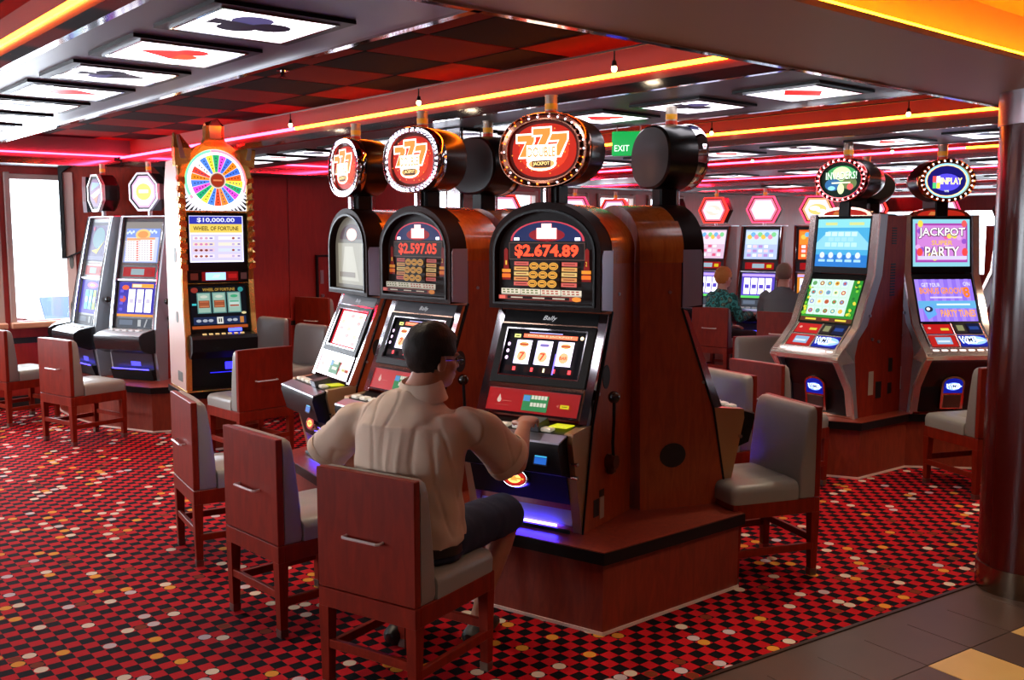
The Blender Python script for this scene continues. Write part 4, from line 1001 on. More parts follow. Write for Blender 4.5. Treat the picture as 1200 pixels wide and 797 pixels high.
wm = wheel_machine(-2.265, 7.62, 31); wm.location.z = 0.066; wm.scale = (.961, .961, .961)
def rotpts(x, y, h, pts):
    c, s = math.cos(R(h)), math.sin(R(h))
    return [(x + c * p[0] - s * p[1], y + s * p[0] + c * p[1]) for p in pts]
plinth(rotpts(-2.265, 7.62, 31, [(-.28, .02), (.28, .02), (.28, .58), (-.28, .58)]), 0.473, 'dark plinth under the gold wheel machine', .01)

# ------------------------------------------------------------------ upright machines with octagon or hexagon toppers
def upright_machine(x, y, h, label, Z0, scheme, sign='oct', group=None, lever=True, D=0.40, side=None, cat_name='slot_machine'):
    t = thing(cat_name, label, 'slot machine', (x, y, 0), R(h), group)
    W = 0.265; T = Z0 + 1.45
    def Y(z):     # curved front: leans back above the deck
        return 0.02 + 0.20 * max(0.0, (z - (Z0 + .45)) / 1.0) ** 1.15
    prof = [(0.05, Z0), (0.02, Z0 + .25), (0.02, Z0 + .45)] + [(Y(Z0 + .45 + k * .1), Z0 + .45 + k * .1) for k in range(1, 11)] + [(D, T), (D, Z0)]
    part('cabinet', side or W_RED, t, (prism, prof, -W + .03, W - .03, 'x'), smooth=30)
    pf = [(p[0] - .035, p[1]) for p in prof[:13]] + [(prof[12][0] + .10, T), (0.14, Z0 + .45), (0.12, Z0)]
    for s in (-1, 1):
        xa, xb = (W - .032, W) if s > 0 else (-W, -W + .032)
        part('side_frame', scheme['frame'], t, (prism, pf, xa, xb, 'x'), smooth=30)
        xa, xb = (W - .034, W - .026) if s > 0 else (-W + .026, -W + .034)
        part('chrome_edge', CHROME, t, (prism, [(p[0] - .042, p[1]) for p in prof[:13]] + [(p[0] - .03, p[1]) for p in prof[:13]][::-1], xa, xb, 'x'), smooth=30)
    part('top_cap', SATIN, t, (box, -W, W, Y(T) - .03, D, T, T + .015, .004))
    def panel(name, z0, z1, m, off=0.012): 
        return part(name, m, t, (prism, [(Y(z0) - off, z0), (Y(z1) - off, z1), (Y(z1) + .02, z1), (Y(z0) + .02, z0)], -W + .034, W - .034, 'x'), smooth=0)
    def on_front(name, parent, items, z0, z1, off=0.0135, k=1.0):
        a = math.atan2(Y(z1) - Y(z0), z1 - z0)
        return display(name, parent, items, (0, Y(z0) - off, z0), (-a, 0, 0), k)
    b = Z0
    p1 = panel('upper_bezel', b + 1.03, b + 1.44, DGREY)
    H = .37; w = .205
    on_front('paytable_screen', p1, scheme['top'](w, H), b + 1.045, b + 1.43, k=scheme.get('k', 1.0))
    p2 = panel('message_panel', b + .90, b + 1.025, DGREY)
    on_front('message_screen', p2, [('r', -.18, .18, .02, .105, scheme['msg']), ('r', -.09, .06, .035, .09, scheme.get('lcd', '#9ab0b8')), ('r', .09, .15, .04, .08, scheme['msg2'])], b + .90, b + 1.025, k=.8)
    part('cross_bar', SATIN, t, (box, -W + .03, W - .03, Y(b + .89) - .03, Y(b + .89) + .02, b + .88, b + .90, .004))
    p3 = panel('reel_bezel', b + .56, b + .88, DGREY)
    on_front('reel_screen', p3, scheme['reel'](.205, .31), b + .565, b + .878, k=scheme.get('k', 1.0))
    p4 = panel('service_panel', b + .46, b + .56, DGREY)
    on_front('service_print', p4, [('r', -.19, .19, .008, .09, '#555b66'), ('r', -.17, -.02, .03, .075, '#7d8aa0'), ('r', .04, .075, .02, .08, '#e0e4e8'), ('p', [(.11, .015), (.125, .015), (.15, .085), (.135, .085)], '#d0d4da')], b + .46, b + .56, k=.55)
    dk = part('button_deck', mat('deck_charcoal', '#1d1d20', .25, 0.2, .3), t, (prism, [(0.02, b + .465), (-.16, b + .435), (-.21, b + .41), (-.215, b + .37), (-.19, b + .29), (-.08, b + .25), (.04, b + .25)], -W + .01, W - .01, 'x'))
    part('deck_top', SILVERP if scheme.get('pale') else SATIN, dk, (prism, [(-.02, b + .462), (-.16, b + .440), (-.20, b + .417), (-.20, b + .410), (-.02, b + .455)], -W + .02, W - .02, 'x'))
    for q in range(5):
        part('button', mat('button_grey', '#b0b0b4', .3, 0, 0, '#ffffff', .15), dk, (box, -.17 + q * .075, -.12 + q * .075, -.12, -.08, b + .445, b + .462, .004))
    part('lower_door', mat('door_charcoal', '#3c3d44', .35, .3), t, (prism, [(-.04, b + .26), (0.0, b + .02), (.06, b + .02), (.06, b + .26)], -W + .034, W - .034, 'x'), smooth=0)
    part('coin_tray', BLACK, t, (prism, [(-.055, b + .10), (-.02, b + .005), (.05, b + .005), (.05, b + .10)], -W + .034, W - .034, 'x'), smooth=0)
    part('tray_light', glow('tray_violet', '#4038ff', 6.0), t, (box, -W + .06, W - .06, -.058, -.05, b + .10, b + .108))
    part('door_lamp', glow('door_violet', '#4a48e0', 1.6), t, (prism, [(-.030, b + .21), (-.020, b + .13), (-.010, b + .13), (-.02, b + .21)], -.02, .09, 'x'), smooth=0)
    if lever:
        lv = part('lever', SATIN, t, (tube, [(W + .02, .16, b + .55), (W + .045, .10, b + .68)], .007, 8))
        part('lever_knob', mat('gloss_black', '#050505', 0.1, 0, 0.5), lv, (ball, (W + .05, .09, b + .705), .028))
        part('lever_hub', BLACK, lv, (cyl, (W - .01, .16, b + .55), (W + .03, .16, b + .55), .022, None, 14))
        part('side_lock', BLACK, t, (cyl, (W - .01, .16, b + .47), (W + .015, .16, b + .47), .018, None, 14))
    # topper
    n = 8 if sign == 'oct' else 6
    rx, rz = (.175, .185) if sign == 'oct' else (.215, .165)
    cz = T + rz * .98 + .045; cy = min(.20, D - .15)
    def poly(f): return ell(0, 0, rx * f, rz * f, n, 2.0, math.pi / n if n == 8 else 0.0) if n == 8 else [(-rx * f, 0), (-rx * .62 * f, -rz * f), (rx * .62 * f, -rz * f), (rx * f, 0), (rx * .62 * f, rz * f), (-rx * .62 * f, rz * f)]
    tp = part('topper', mat('topper_black', '#0d0b0b', 0.28, 0, 0.2), t, (loft, [[(q[0], cy + yy, cz + q[1]) for q in poly(f)] for f, yy in ((.97, 0.0), (.97, .14), (.80, .17))]), smooth=20)
    part('rim', scheme['rim'], tp, (ring_prism, [(q[0], cz + q[1]) for q in poly(1.0)], [(q[0], cz + q[1]) for q in poly(.90)], cy - .012, cy + .02), smooth=0)
    part('inner_rim', BLACK, tp, (ring_prism, [(q[0], cz + q[1]) for q in poly(.90)], [(q[0], cz + q[1]) for q in poly(.82)], cy - .004, cy + .02), smooth=0)
    display('face', tp, scheme['face'](poly, rx, rz), (0, cy - .003, cz), None, 1.0)
    part('post', SATIN, t, (cyl, (0, cy + .07, T), (0, cy + .07, cz - rz * .85), .02, None, 12))
    candle(t, 0, cy + .07, cz + rz * .9, min(cz + rz * .95 + .10, 2.33), .024)
    return t

def face_octo(poly, rx, rz):
    return [('p', poly(.82), (.9, .5, .8, 1)), ('p', poly(.7), (1.7, 1.5, 1.2, 1)), ('e', 0, 0, rx * .5, rz * .40, (1.6, .9, .2, 1)), ('r', -rx * .3, rx * .3, -rz * .06, rz * .1, (2.4, 2.0, 1.2, 1))]
def face_blue(poly, rx, rz):
    return [('p', poly(.82), '#4a4858'), ('p', poly(.74), '#8a6a90'), ('p', [(-.09, .02), (.09, .07), (.09, .09), (-.06, .10)], (.25, .4, 1.3, 1)), ('p', [(-.1, -.02), (.1, .04), (.1, .0), (-.02, -.06)], (1.6, 1.2, .8, 1)), ('p', [(-.05, -.05), (.07, -.02), (.02, -.10)], '#b06a50')]
def top_pay(w, H):
    it = [('r', -w, w, 0, H, '#8a8480'), ('r', -w + .012, w - .012, .0, H - .06, (.22, .32, .75, 1)), ('r', -w + .025, w - .025, .005, H - .14, '#c8cce0'), ('e', 0, H - .115, .085, .05, '#e8c880'), ('e', 0, H - .115, .06, .032, '#e09858')]
    for s in (-1, 1):
        for q in range(4): it.append(('e', s * (.11 + .022 * q), H - .09 - .012 * (q % 2), .012, .012, '#d8e8f0'))
        cx = s * .092
        it += [('r', cx - .082, cx + .082, .01, H - .15, '#f4f0f0'), ('r', cx - .082, cx + .082, H - .17, H - .15, '#e8a070')]
        for r_ in range(9):
            it.append(('r', cx + .05, cx + .075, .016 + r_ * .02, .028 + r_ * .02, '#e05a50'))
            for q in range(4): it.append(('r', cx - .076 + q * .03, cx - .056 + q * .03, .016 + r_ * .02, .030 + r_ * .02, '#d0c8d0'))
    return it
def top_fish(w, H):
    return [('r', -w, w, 0, H, '#3a3648'), ('r', -w + .02, w - .02, .01, H - .03, '#4a4070'), ('e', 0, H * .6, .13, .10, '#4a7a88'), ('p', [(-.12, .10), (.02, .12), (.14, .20), (.06, .13), (.0, .07)], '#e0d040'), ('r', -w + .03, w - .03, .015, .05, '#6a6a90'), ('e', -.13, H - .06, .02, .02, '#b03060')]
def reel_three(w, H):
    it = [('r', -w, w, 0, H, '#3028a0'), ('r', -w, w, 0, .022, '#e89028'), ('r', -.06, w - .02, H - .05, H - .015, '#f0a030'), ('r', -.05, .05, H - .045, H - .02, '#f8e8c0'), ('e', -.13, H - .05, .04, .022, '#e05a28'), ('e', -.15, H * .5, .035, .03, '#c84a38')]
    for q in range(4): it.append(('r', -.185, -.145, .05 + q * .055, .075 + q * .055, '#5a50d0'))
    for c in range(3): it += [('r', -.085 + c * .095, -.01 + c * .095, .04, H - .065, (1.5, 1.45, 1.6, 1)), ('r', -.07 + c * .095, -.025 + c * .095, .12, .16, '#c8c0d8')]
    return it
def reel_teal(w, H):
    it = [('r', -w, w, 0, H, '#4030a8'), ('e', .03, H - .045, .12, .03, '#b060d0'), ('e', .03, H - .045, .06, .012, '#f0d060')]
    for c in range(3): it += [('r', -.10 + c * .09, -.03 + c * .09, .04, H - .09, ['#60c8c8', '#80e0d0', '#a0d060'][c]), ('e', -.065 + c * .09, .13, .025, .03, '#e8f0f0')]
    return it
sch_silver = dict(frame=SILVERP, top=top_pay, reel=reel_three, msg='#b01414', msg2='#a02020', rim=SATIN, face=face_octo, pale=True)
sch_silver2 = dict(frame=SILVERP, top=top_fish, reel=reel_teal, msg='#b01414', msg2='#a02020', rim=mat('white_rim', '#e8e6ea', .3, .3), face=face_blue, pale=True)
G = 'silver framed slot machines by the window'
upright_machine(-3.38, 8.74, -22, 'silver slot machine with lit octagon sign, next to the wheel machine', .39, sch_silver, group=G)
upright_machine(-3.97, 9.12, -45, 'silver slot machine with narrow octagon sign, second from the wheel machine', .39, sch_silver2, group=G, D=.30)
upright_machine(-4.30, 9.62, -70, 'silver slot machine nearest the window, almost hidden', .39, sch_silver2, group=G, D=.30)
plinth([(-3.07, 8.28), (-2.66, 8.42), (-2.55, 9.2), (-3.6, 9.95), (-4.05, 9.95), (-4.50, 9.65), (-4.32, 9.30), (-4.02, 8.92), (-3.62, 8.55)], .39, 'dark red plinth under the silver slot machines', .015)
# tall red partition with rounded dark cap behind them
t = thing('machine_partition', 'tall red partition with dark chamfered cap behind the silver machines', 'partition', (-3.86, 9.70, 0), R(8))
part('panel', W_RED, t, (prism, [(-.48, .39), (.52, .39), (.52, 2.12), (.43, 2.30), (.35, 2.38), (-.38, 2.38), (-.48, 2.30)], 0.0, 0.10, 'y'), smooth=0)
part('cap', BLACK, t, (ring_prism, [(-.52, 1.45), (.54, 1.9), (.54, 2.15), (.44, 2.34), (.37, 2.43), (-.41, 2.43), (-.52, 2.33)], [(-.485, 1.45), (.51, 1.9), (.51, 2.12), (.42, 2.28), (.34, 2.36), (-.38, 2.36), (-.485, 2.28)], -0.05, 0.12), smooth=0)
sp = part('side_panel', WHITEP, t, (box, -.485, -.40, -0.02, 0.0, .42, 2.28))
part('oval_patch', OVALG, sp, (prism, ell(-.44, 1.42, .02, .07, 20), -.024, -.02, 'y')); part('oval_patch', OVALG, sp, (prism, ell(-.44, .98, .03, .06, 20), -.024, -.02, 'y'))

# ------------------------------------------------------------------ the two tall video machines on the right
def video_machine(x, y, h, label, top_items, low_items, face, rim_mat, bulb_mats, Z0=.40, group='chrome framed video slot machines'):
    t = thing('slot_machine', label, 'slot machine', (x, y, 0), R(h), group)
    W = .28; D = .60
    def front(z):
        if z >= 1.40: return .20 + (z - 1.40) * .10
        if z >= 1.05: return .20 - (1.40 - z) * .45
        return .0425 - (1.05 - z) * 1.05
    prof = [(.08, Z0), (.05, .60), (.03, .80), (front(.90) + .15, .90), (front(1.05) + .11, 1.05), (front(1.4) + .10, 1.40), (front(1.82) + .09, 1.82), (D, 1.82), (D, Z0)]
    part('cabinet', W_RED, t, (prism, prof, -W + .01, W - .01, 'x'), smooth=0)
    edge = [(.02, Z0), (-.02, .60), (-.15, .79), (-.185, .83), (-.17, .86), (front(.95), .95), (front(1.05), 1.05), (front(1.4), 1.40), (front(1.82), 1.83)]
    for s in (-1, 1):
        xa, xb = (W - .05, W - .007) if s > 0 else (-W + .007, -W + .05)
        part('silver_flank', SILVERP, t, (prism, edge + [(p[0] + .115, p[1]) for p in edge[5:]][::-1] + [(.02, .84), (.05, .60), (.085, Z0)], xa, xb, 'x'), smooth=40)
        xa, xb = (W - .045, W + .004) if s > 0 else (-W - .004, -W + .045)
        part('chrome_edge', SPARK, t, (prism, [(p[0] - .014, p[1]) for p in edge] + [(p[0] + .012, p[1]) for p in edge][::-1], xa, xb, 'x'), smooth=40)
        part('side_vent', BLACKM, t, *[(box, min(s * (W - .011), s * (W - .008)), max(s * (W - .011), s * (W - .008)), .42, .48, 1.62 + k * .018, 1.63 + k * .018) for k in range(7)], *[(box, min(s * (W - .011), s * (W - .008)), max(s * (W - .011), s * (W - .008)), .42, .48, 1.25 + k * .02, 1.262 + k * .02) for k in range(12)], kind='stuff')
        part('side_lock', SATIN, t, *[(cyl, (s * (W - .012), yy, zz), (s * (W + .002), yy, zz), .011, None, 10) for yy, zz in ((.30, .93), (.22, .95), (.18, 1.12))])
        part('sticker', STICKER, t, (box, min(s * (W - .011), s * (W - .009)), max(s * (W - .011), s * (W - .009)), .20, .26, .55, .72))
        for q in ((.29, .36, .52, .64), (.44, .49, .70, .80), (.44, .49, .54, .62)): part('side_vent', BLACKM, t, (box, min(s * (W - .011), s * (W - .008)), max(s * (W - .011), s * (W - .008)), *q))
    def bezel(name, z0, z1, m=BLACK, off=.0):
        return part(name, m, t, (prism, [(front(z0) - off, z0), (front(z1) - off, z1), (front(z1) + .05, z1), (front(z0) + .05, z0)], -W + .05, W - .05, 'x'), smooth=0)
    def disp(name, par, items, z0, z1, k=1.0, off=.002):
        a = math.atan2(front(z1 - .001) - front(z0 + .001), z1 - z0)
        return display(name, par, items, (0, front(z0 + .0005) - off, z0), (-a, 0, 0), k)
    ub = bezel('upper_bezel', 1.41, 1.82); disp('upper_screen', ub, top_items(.215, .345), 1.455, 1.80)
    lb = bezel('lower_bezel', 1.05, 1.40); disp('lower_screen', lb, low_items(.215, .325), 1.065, 1.365)
    part('dome', COPPER, t, (prism, arch(.22, 1.80, 1.82, 1.885, 16), front(1.82), .30, 'y'))
    display('dome_glass', t, [('p', arch(.18, 1.825, 1.826, 1.868, 16), '#c02818'), ('p', [(-.1, 1.828), (.02, 1.828), (-.02, 1.85), (-.08, 1.855)], '#e08040')], (0, front(1.82) - .003, 0), None, .7)
    # console with red and blue panels, tilted
    cs = part('console', mat('console_black', '#121014', .2, .2, .4), t, (prism, [(front(1.05), 1.05), (front(.90), .90), (-.16, .865), (-.12, .80), (.05, .80), (.08, 1.05)], -W + .05, W - .05, 'x'), smooth=0)
    a = math.atan2(front(1.049) - front(.90), .149); ln = math.hypot(front(1.049) - front(.90), .149)
    display('console_print', cs, [('r', -.215, .215, 0, ln, '#1a1216'), ('r', -.205, -.01, ln * .56, ln * .97, '#c01a18'), ('r', -.09, -.03, ln * .70, ln * .80, '#e0d040'), ('e', -.17, ln * .8, .012, .01, '#e8b0a0'),
        ('r', -.205, -.01, 0, ln * .50, '#b81c18'), ('r', -.16, -.045, ln * .10, ln * .40, '#8fb4d8'), ('r', -.15, -.06, ln * .18, ln * .26, '#dde8f0'),
        ('r', .01, .205, 0, ln * .50, '#1020a0'), ('e', .12, ln * .25, .09, ln * .18, (.35, .6, 2.0, 1)), ('p', [(.06, ln * .4), (.20, ln * .25), (.06, ln * .08)], (.9, 1.2, 2.4, 1)), ('t', 'WMS', .075, ln * .27, .125, ln * .30, (1.6, 1.9, 2.6, 1), .06), ('t', 'WMS', .075, ln * .27, .11, ln * .22, '#060818', .02),
        ('r', .01, .095, ln * .56, ln * .97, '#2c2420'), ('r', .03, .08, ln * .66, ln * .9, '#8a8a60'), ('r', .11, .205, ln * .56, ln * .97, '#0c1638'), ('r', .12, .19, ln * .70, ln * .84, '#20408a')], (0, front(.90) - .003, .90), (-a, 0, 0), .85)
    part('console_frame', SPARK, t, *[(cyl, (xx, front(.90) - .006, .90), (xx, front(1.049) - .006, 1.049), .006, None, 8) for xx in (-.215, 0, .215)], (cyl, (-.215, (front(.9) + front(1.049)) / 2 - .006, .975), (.215, (front(.9) + front(1.049)) / 2 - .006, .975), .006, None, 8))
    dk = part('button_deck', SPARK, t, (prism, [(front(.90) + .01, .905), (-.17, .872), (-.20, .845), (-.19, .815), (-.12, .79), (.02, .80)], -W + .004, W - .004, 'x'))
    for q in range(7): part('button', mat('button_pearl', '#e8e0e0', .25, 0, 0, '#ffe8e8', .9), dk, (box, -.22 + q * .065, -.175 + q * .065, -.165, -.135, .872, .885, .004))
    ld = part('lower_door', mat('door_teal_black', '#14191c', .3, .2, .3), t, (prism, [(-.10, .79), (-.005, .60), (.025, Z0 + .01), (.08, Z0 + .01), (.08, .79)], -W + .05, W - .05, 'x'), smooth=0)
    TXL = Matrix.Translation((0, -.012, .47)) @ Matrix.Rotation(R(8), 4, 'X')
    bd = part('badge_plate', COPPER, ld, (prism, arch(.085, -.03, .16, .215, 14), -.016, .02, 'y')); bd.matrix_local = TXL
    display('badge_screen', bd, [('p', arch(.07, .09, .16, .20, 14), '#0c1890'), ('e', 0, .14, .055, .028, (.3, .5, 1.9, 1)), ('p', [(.0, .165), (.065, .14), (.0, .115)], (.9, 1.2, 2.4, 1)), ('t', 'WMS', -.005, .142, .10, .036, (1.6, 1.9, 2.6, 1), .06), ('t', 'WMS', -.005, .142, .088, .026, '#060818', .02)], (0, -.017, 0), None, .9)
    part('tray_plate', mat('tray_plate_mat', '#6a6660', .35, .8), bd, (box, -.065, .065, -.019, -.016, -.02, .075, .002))
    part('base_trim', COPPER, t, (box, -W + .01, W - .01, .0, .06, Z0, Z0 + .02, .004))
    round_topper(t, 0, .17, 2.075, .215, .158, .34, rim_mat, 1.84, 2.0, bulb_mats, 26, .7, face)
    candle(t, 0, .26, 2.225, 2.33, .034)
    part('roof', BLACK, t, (box, -.2, .2, .28, D - .02, 1.82, 1.835, .003))
    return t
def face_invaders(rx, rz):
    it = [('e', 0, 0, rx, rz, '#0c1a14'), ('e', 0, rz * .25, rx * .75, rz * .55, '#3a8a50'), ('e', 0, rz * .35, rx * .45, rz * .4, '#c8e0a0'), ('e', -rx * .4, -rz * .25, rx * .4, rz * .35, '#2a5a8a'), ('e', rx * .4, -rz * .2, rx * .35, rz * .35, '#5a6a40'),
          ('t', 'INVADERS!', 0, rz * .22, rx * 1.55, rz * .46, '#0a140c', .03, .0), ('t', 'INVADERS!', 0, rz * .25, rx * 1.5, rz * .42, '#d8f8d8', .01), ('r', -rx * .45, rx * .45, -rz * .2, -rz * .12, '#f0f0c0'),
          ('e', 0, -rz * .5, rx * .16, rz * .3, '#d0e8a0'), ('e', rx * .45, -rz * .4, rx * .15, rz * .18, '#e05050'), ('e', -rx * .45, -rz * .45, rx * .18, rz * .12, '#80c8e8')]
    return it
def face_inplay(rx, rz):
    it = [('e', 0, 0, rx, rz, '#8ad0f0'), ('e', 0, 0, rx * .9, rz * .9, '#f0c860'), ('e', 0, 0, rx * .86, rz * .86, '#14105a'), ('e', 0, -rz * .1, rx * .6, rz * .5, '#4a40d8'),
          ('r', -rx * .62, -rx * .46, -rz * .1, rz * .25, '#e84848'), ('r', -rx * .45, -rx * .29, -rz * .1, rz * .25, '#f0f0f8'), ('r', -rx * .62, -rx * .46, -rz * .45, -rz * .12, '#48b068'), ('r', -rx * .45, -rx * .29, -rz * .45, -rz * .12, '#f0c040'),
          ('t', 'INPLAY', rx * .2, -rz * .02, rx * .95, rz * .38, '#ffe890', .03), ('t', 'WMS', 0, -rz * .6, rx * .2, rz * .12, '#e8f0ff')]
    return it
def top_ice(w, H):
    it = [('r', -w, w, 0, H, '#4aa8d8'), ('r', -w, w, 0, H * .25, '#2a78c8'), ('r', -w, w, H * .82, H, '#8ad8e0'), ('p', [(-w, H * .5), (-.12, H * .75), (.12, H * .75), (w, H * .5), (w, H * .36), (-w, H * .36)], '#8cd0e8'), ('r', -.15, -.05, H * .87, H * .93, '#d0d890'), ('r', .05, .17, H * .87, H * .93, '#d0d890')]
    for r_ in range(3):
        for q in range(5 - (r_ % 2)): it.append(('r', -.14 + q * .055 + (r_ % 2) * .027, -.095 + q * .055 + (r_ % 2) * .027, H * .42 + r_ * .038, H * .42 + .03 + r_ * .038, ['#b8e8f0', '#a0d8e8', '#c8f0f4'][r_]))
    for q in range(5):
        cx = -.15 + q * .075
        it += [('e', cx, H * .22, .026, .03, '#5a88d8'), ('e', cx, H * .24, .02, .022, '#d8f0f8'), ('r', cx - .028, cx + .028, H * .10, H * .15, '#a8d8f0')]
    return it
def low_grid(w, H):
    it = [('r', -w, w, 0, H, '#2a8a30'), ('r', -w, w, 0, H * .10, '#5a3020'), ('r', -.17, -.08, H * .03, H * .07, '#e8d040'), ('r', -.03, .03, H * .03, H * .07, '#e05040'), ('r', .08, .17, H * .03, H * .07, '#e8d040')]
    for i in range(40): it.append(('e', random.choice((-1, 1)) * (.175 + random.random() * .03), random.random() * H * .85 + H * .1, .012, .012, random.choice(['#7ac838', '#e0d040', '#1c6a28']), 6))
    it.append(('r', -.16, .16, H * .13, H * .97, '#c8e8d8'))
    cc = ['#c05040', '#e0b040', '#60a060', '#8090c8', '#a05a30', '#e8e0b0', '#5aa0a0']
    for r_ in range(4):
        for q in range(5):
            cx, cz = -.128 + q * .064, H * .22 + r_ * .066
            it += [('r', cx - .030, cx + .030, cz - .031, cz + .031, '#a8ccb8'), ('r', cx - .0285, cx + .0285, cz - .0295, cz + .0295, '#d0ece0'), ('e', cx, cz, .019, .017, cc[(r_ * 3 + q * 2) % 7], 10), ('e', cx, cz, .010, .009, cc[(r_ * 2 + q * 3 + 3) % 7], 8)]
    return it
def top_jackpot(w, H):
    it = [('r', -w, w, 0, H, '#88c8d8'), ('r', -w + .018, w - .018, .03, H - .03, '#a040a0'), ('r', -w + .03, w - .03, .045, H - .045, '#c880d0')]
    for i in range(14): it.append(('e', random.uniform(-.18, .18), random.uniform(.06, H - .06), .02, .02, random.choice(['#e060a0', '#9050c0', '#d8a0e0', '#e8d060']), 8))
    it += [('t', 'JACKPOT', 0, H * .70, .36, .085, '#301018', .07), ('t', 'JACKPOT', 0, H * .705, .35, .078, '#f8f0f8', .02), ('t', 'SUPER', 0, H * .50, .16, .035, '#e8b840', .02),
           ('t', 'PARTY', 0, H * .30, .27, .085, '#301018', .07), ('t', 'PARTY', 0, H * .305, .26, .078, '#f8e8f0', .02)]
    for s in (-1, 1): it += [('e', s * .17, H * .3, .022, .03, '#e84848'), ('e', s * .165, H * .9, .02, .026, '#e8d048' if s < 0 else '#e05858')]
    it.append(('r', -w + .03, w - .03, .05, .075, '#d0c8f0'))
    return it
def low_party(w, H):
    it = [('r', -w, w, 0, H, '#8a6ae0')]
    for q in range(7): it.append(('r', -w + q * .062, -w + q * .062 + .03, 0, H, '#9e80ec'))
    it += [('r', -w, w, H * .30, H * .48, '#60a8d8'), ('t', 'GET YOUR', -.10, H * .86, .14, .03, '#f0f0ff'), ('t', 'BONUS GROOVE', -.02, H * .72, .34, .05, '#f09038', .03), ('t', 'ON', .17, H * .88, .05, .03, '#f0f0ff'), ('t', '8', .16, H * .68, .05, .085, '#f07828', .04),
           ('r', -.12, .12, H * .54, H * .575, '#d8c8ff'), ('r', -.08, .17, H * .37, H * .41, '#d8f0ff'), ('t', 'PARTY TUNES', .07, H * .18, .26, .055, '#f0a048', .03),
           ('p', [(-.19, .10), (-.11, .13), (-.09, .05), (-.16, .01)], '#60a0e0'), ('e', -.145, .09, .03, .022, '#202040'), ('e', -.15, .092, .014, .012, '#f0f0f8')]
    return it
RIM_R = mat('rim_red_chrome', '#c06a6a', .12, 1.0); RIM_B = mat('rim_orange_chrome', '#d08a50', .12, 1.0)
B_PINK = glow('marquee_bulb_pink', '#ffd0d8', 6.0)
video_machine(2.206, 7.003, -53, 'video slot machine with icy blue upper screen and green symbol grid below', top_ice, low_grid, face_invaders, RIM_R, (B_PINK,))
video_machine(3.158, 7.017, 4, 'video slot machine with pink upper and violet lower screen beside the pillar', top_jackpot, low_party, face_inplay, RIM_B, (BULB,))
def dim_face(rx, rz): return [('e', 0, 0, rx, rz, '#401010'), ('e', 0, 0, rx * .7, rz * .6, '#a04020')]
video_machine(2.95, 8.62, 185, 'video slot machine facing away behind the icy blue screen machine', top_jackpot, low_party, dim_face, RIM_R, (BULB,))
video_machine(3.95, 8.20, 215, 'video slot machine facing away behind the violet screen machine', top_ice, low_grid, dim_face, RIM_B, (BULB,))
plinth([(2.12, 6.80), (2.40, 6.68), (2.86, 7.03), (3.50, 6.96), (4.0, 7.3), (4.2, 8.3), (3.6, 8.75), (2.65, 8.7), (2.5, 7.62), (2.0, 7.22)], .40, 'dark red plinth under the two tall video machines on the right', .02)

# ------------------------------------------------------------------ far bank with hexagon signs
def face_hex(c1, c2):
    def f(poly, rx, rz): return [('p', poly(.82), tuple(q * .6 for q in c1[:3]) + (1,)), ('p', poly(.70), (.9, .8, 1.1, 1)), ('e', 0, 0, rx * .5, rz * .4, tuple(q * .5 for q in c2[:3]) + (1,)), ('e', -rx * .15, rz * .08, rx * .28, rz * .16, (1.5, 1.3, 1.4, 1)), ('e', rx * .2, -rz * .1, rx * .25, rz * .12, (1.5, 1.3, 1.4, 1))]
    return f
def top_bright(c1, c2, c3):
    def f(w, H):
        it = [('r', -w, w, 0, H, c1), ('r', -w + .01, w - .01, H * .5, H - .02, c2)]
        for i in range(14): it.append(('r', -.17 + (i % 5) * .07, -.12 + (i % 5) * .07, .03 + (i // 5) * .055, .065 + (i // 5) * .055, [c3, '#f0f0f8', '#e8c8d8'][i % 3]))
        for i in range(8): it.append(('e', -.15 + i * .043, H * .75 + .03 * (i % 2), .03, .03, ['#e8c050', '#70b0e0', '#e890b0', '#80d090'][i % 4]))
        return it
    return f
def reel_video(c1):
    def f(w, H):
        it = [('r', -w, w, 0, H, c1), ('r', -w, w, 0, .03, '#60d060'), ('r', -w, w, H - .04, H - .01, '#c0a0f0')]
        for q in range(4): it += [('r', -.175 + q * .09, -.10 + q * .09, .05, H - .06, (1.4, 1.35, 1.6, 1)), ('r', -.165 + q * .09, -.11 + q * .09, .12, .17, '#5a4ac0')]
        return it
    return f
RIMP = mat('pink_rim', '#d03060', .3, 0, 0, '#ff3058', 2.2)
RIMR = mat('red_rim', '#c02020', .3, 0, 0, '#ff2a20', 2.0)
farS = dict(frame=W_RED, msg='#a01418', msg2='#e0c020', rim=RIMP, lcd='#a0b8c8')
bank = [
 (1.92, 13.05, -52, 'far slot machine with plain white round sign, half hidden by the main bank', top_bright('#c8c8e8', '#e8e8f4', '#e890a0'), reel_video('#6a50c0'), RIMP, face_hex((2.4, 2.4, 2.6, 1), (2.4, 2.2, 2.4, 1))),
 (2.45, 12.58, -42, 'far slot machine the woman in teal plays, red hexagon sign', top_bright('#d8b8d0', '#e8d8e8', '#d85a80'), reel_video('#7a68c8'), RIMR, face_hex((1.8, .3, .4, 1), (2.0, 1.4, 1.2, 1))),
 (3.02, 12.15, -30, 'far slot machine the man in the grey jacket plays, white hexagon sign', top_bright('#b0c0e8', '#c8dcf0', '#b08ad0'), reel_video('#5a48c0'), RIMP, face_hex((1.9, .4, .6, 1), (1.6, 1.8, 2.6, 1))),
 (3.68, 11.97, -18, 'far slot machine with orange screens and orange hexagon sign', top_bright('#e05a20', '#f08a30', '#f0e0a0'), reel_video('#d08020'), RIMP, face_hex((2.0, .7, .3, 1), (2.2, 1.3, .4, 1))),
 (4.38, 11.97, -4, 'far slot machine mostly hidden behind the icy blue screen machine', top_bright('#c8a0e0', '#e0c0f0', '#b060d0'), reel_video('#a040c0'), RIMR, face_hex((1.9, .4, .6, 1), (1.6, 1.0, 2.2, 1)))]
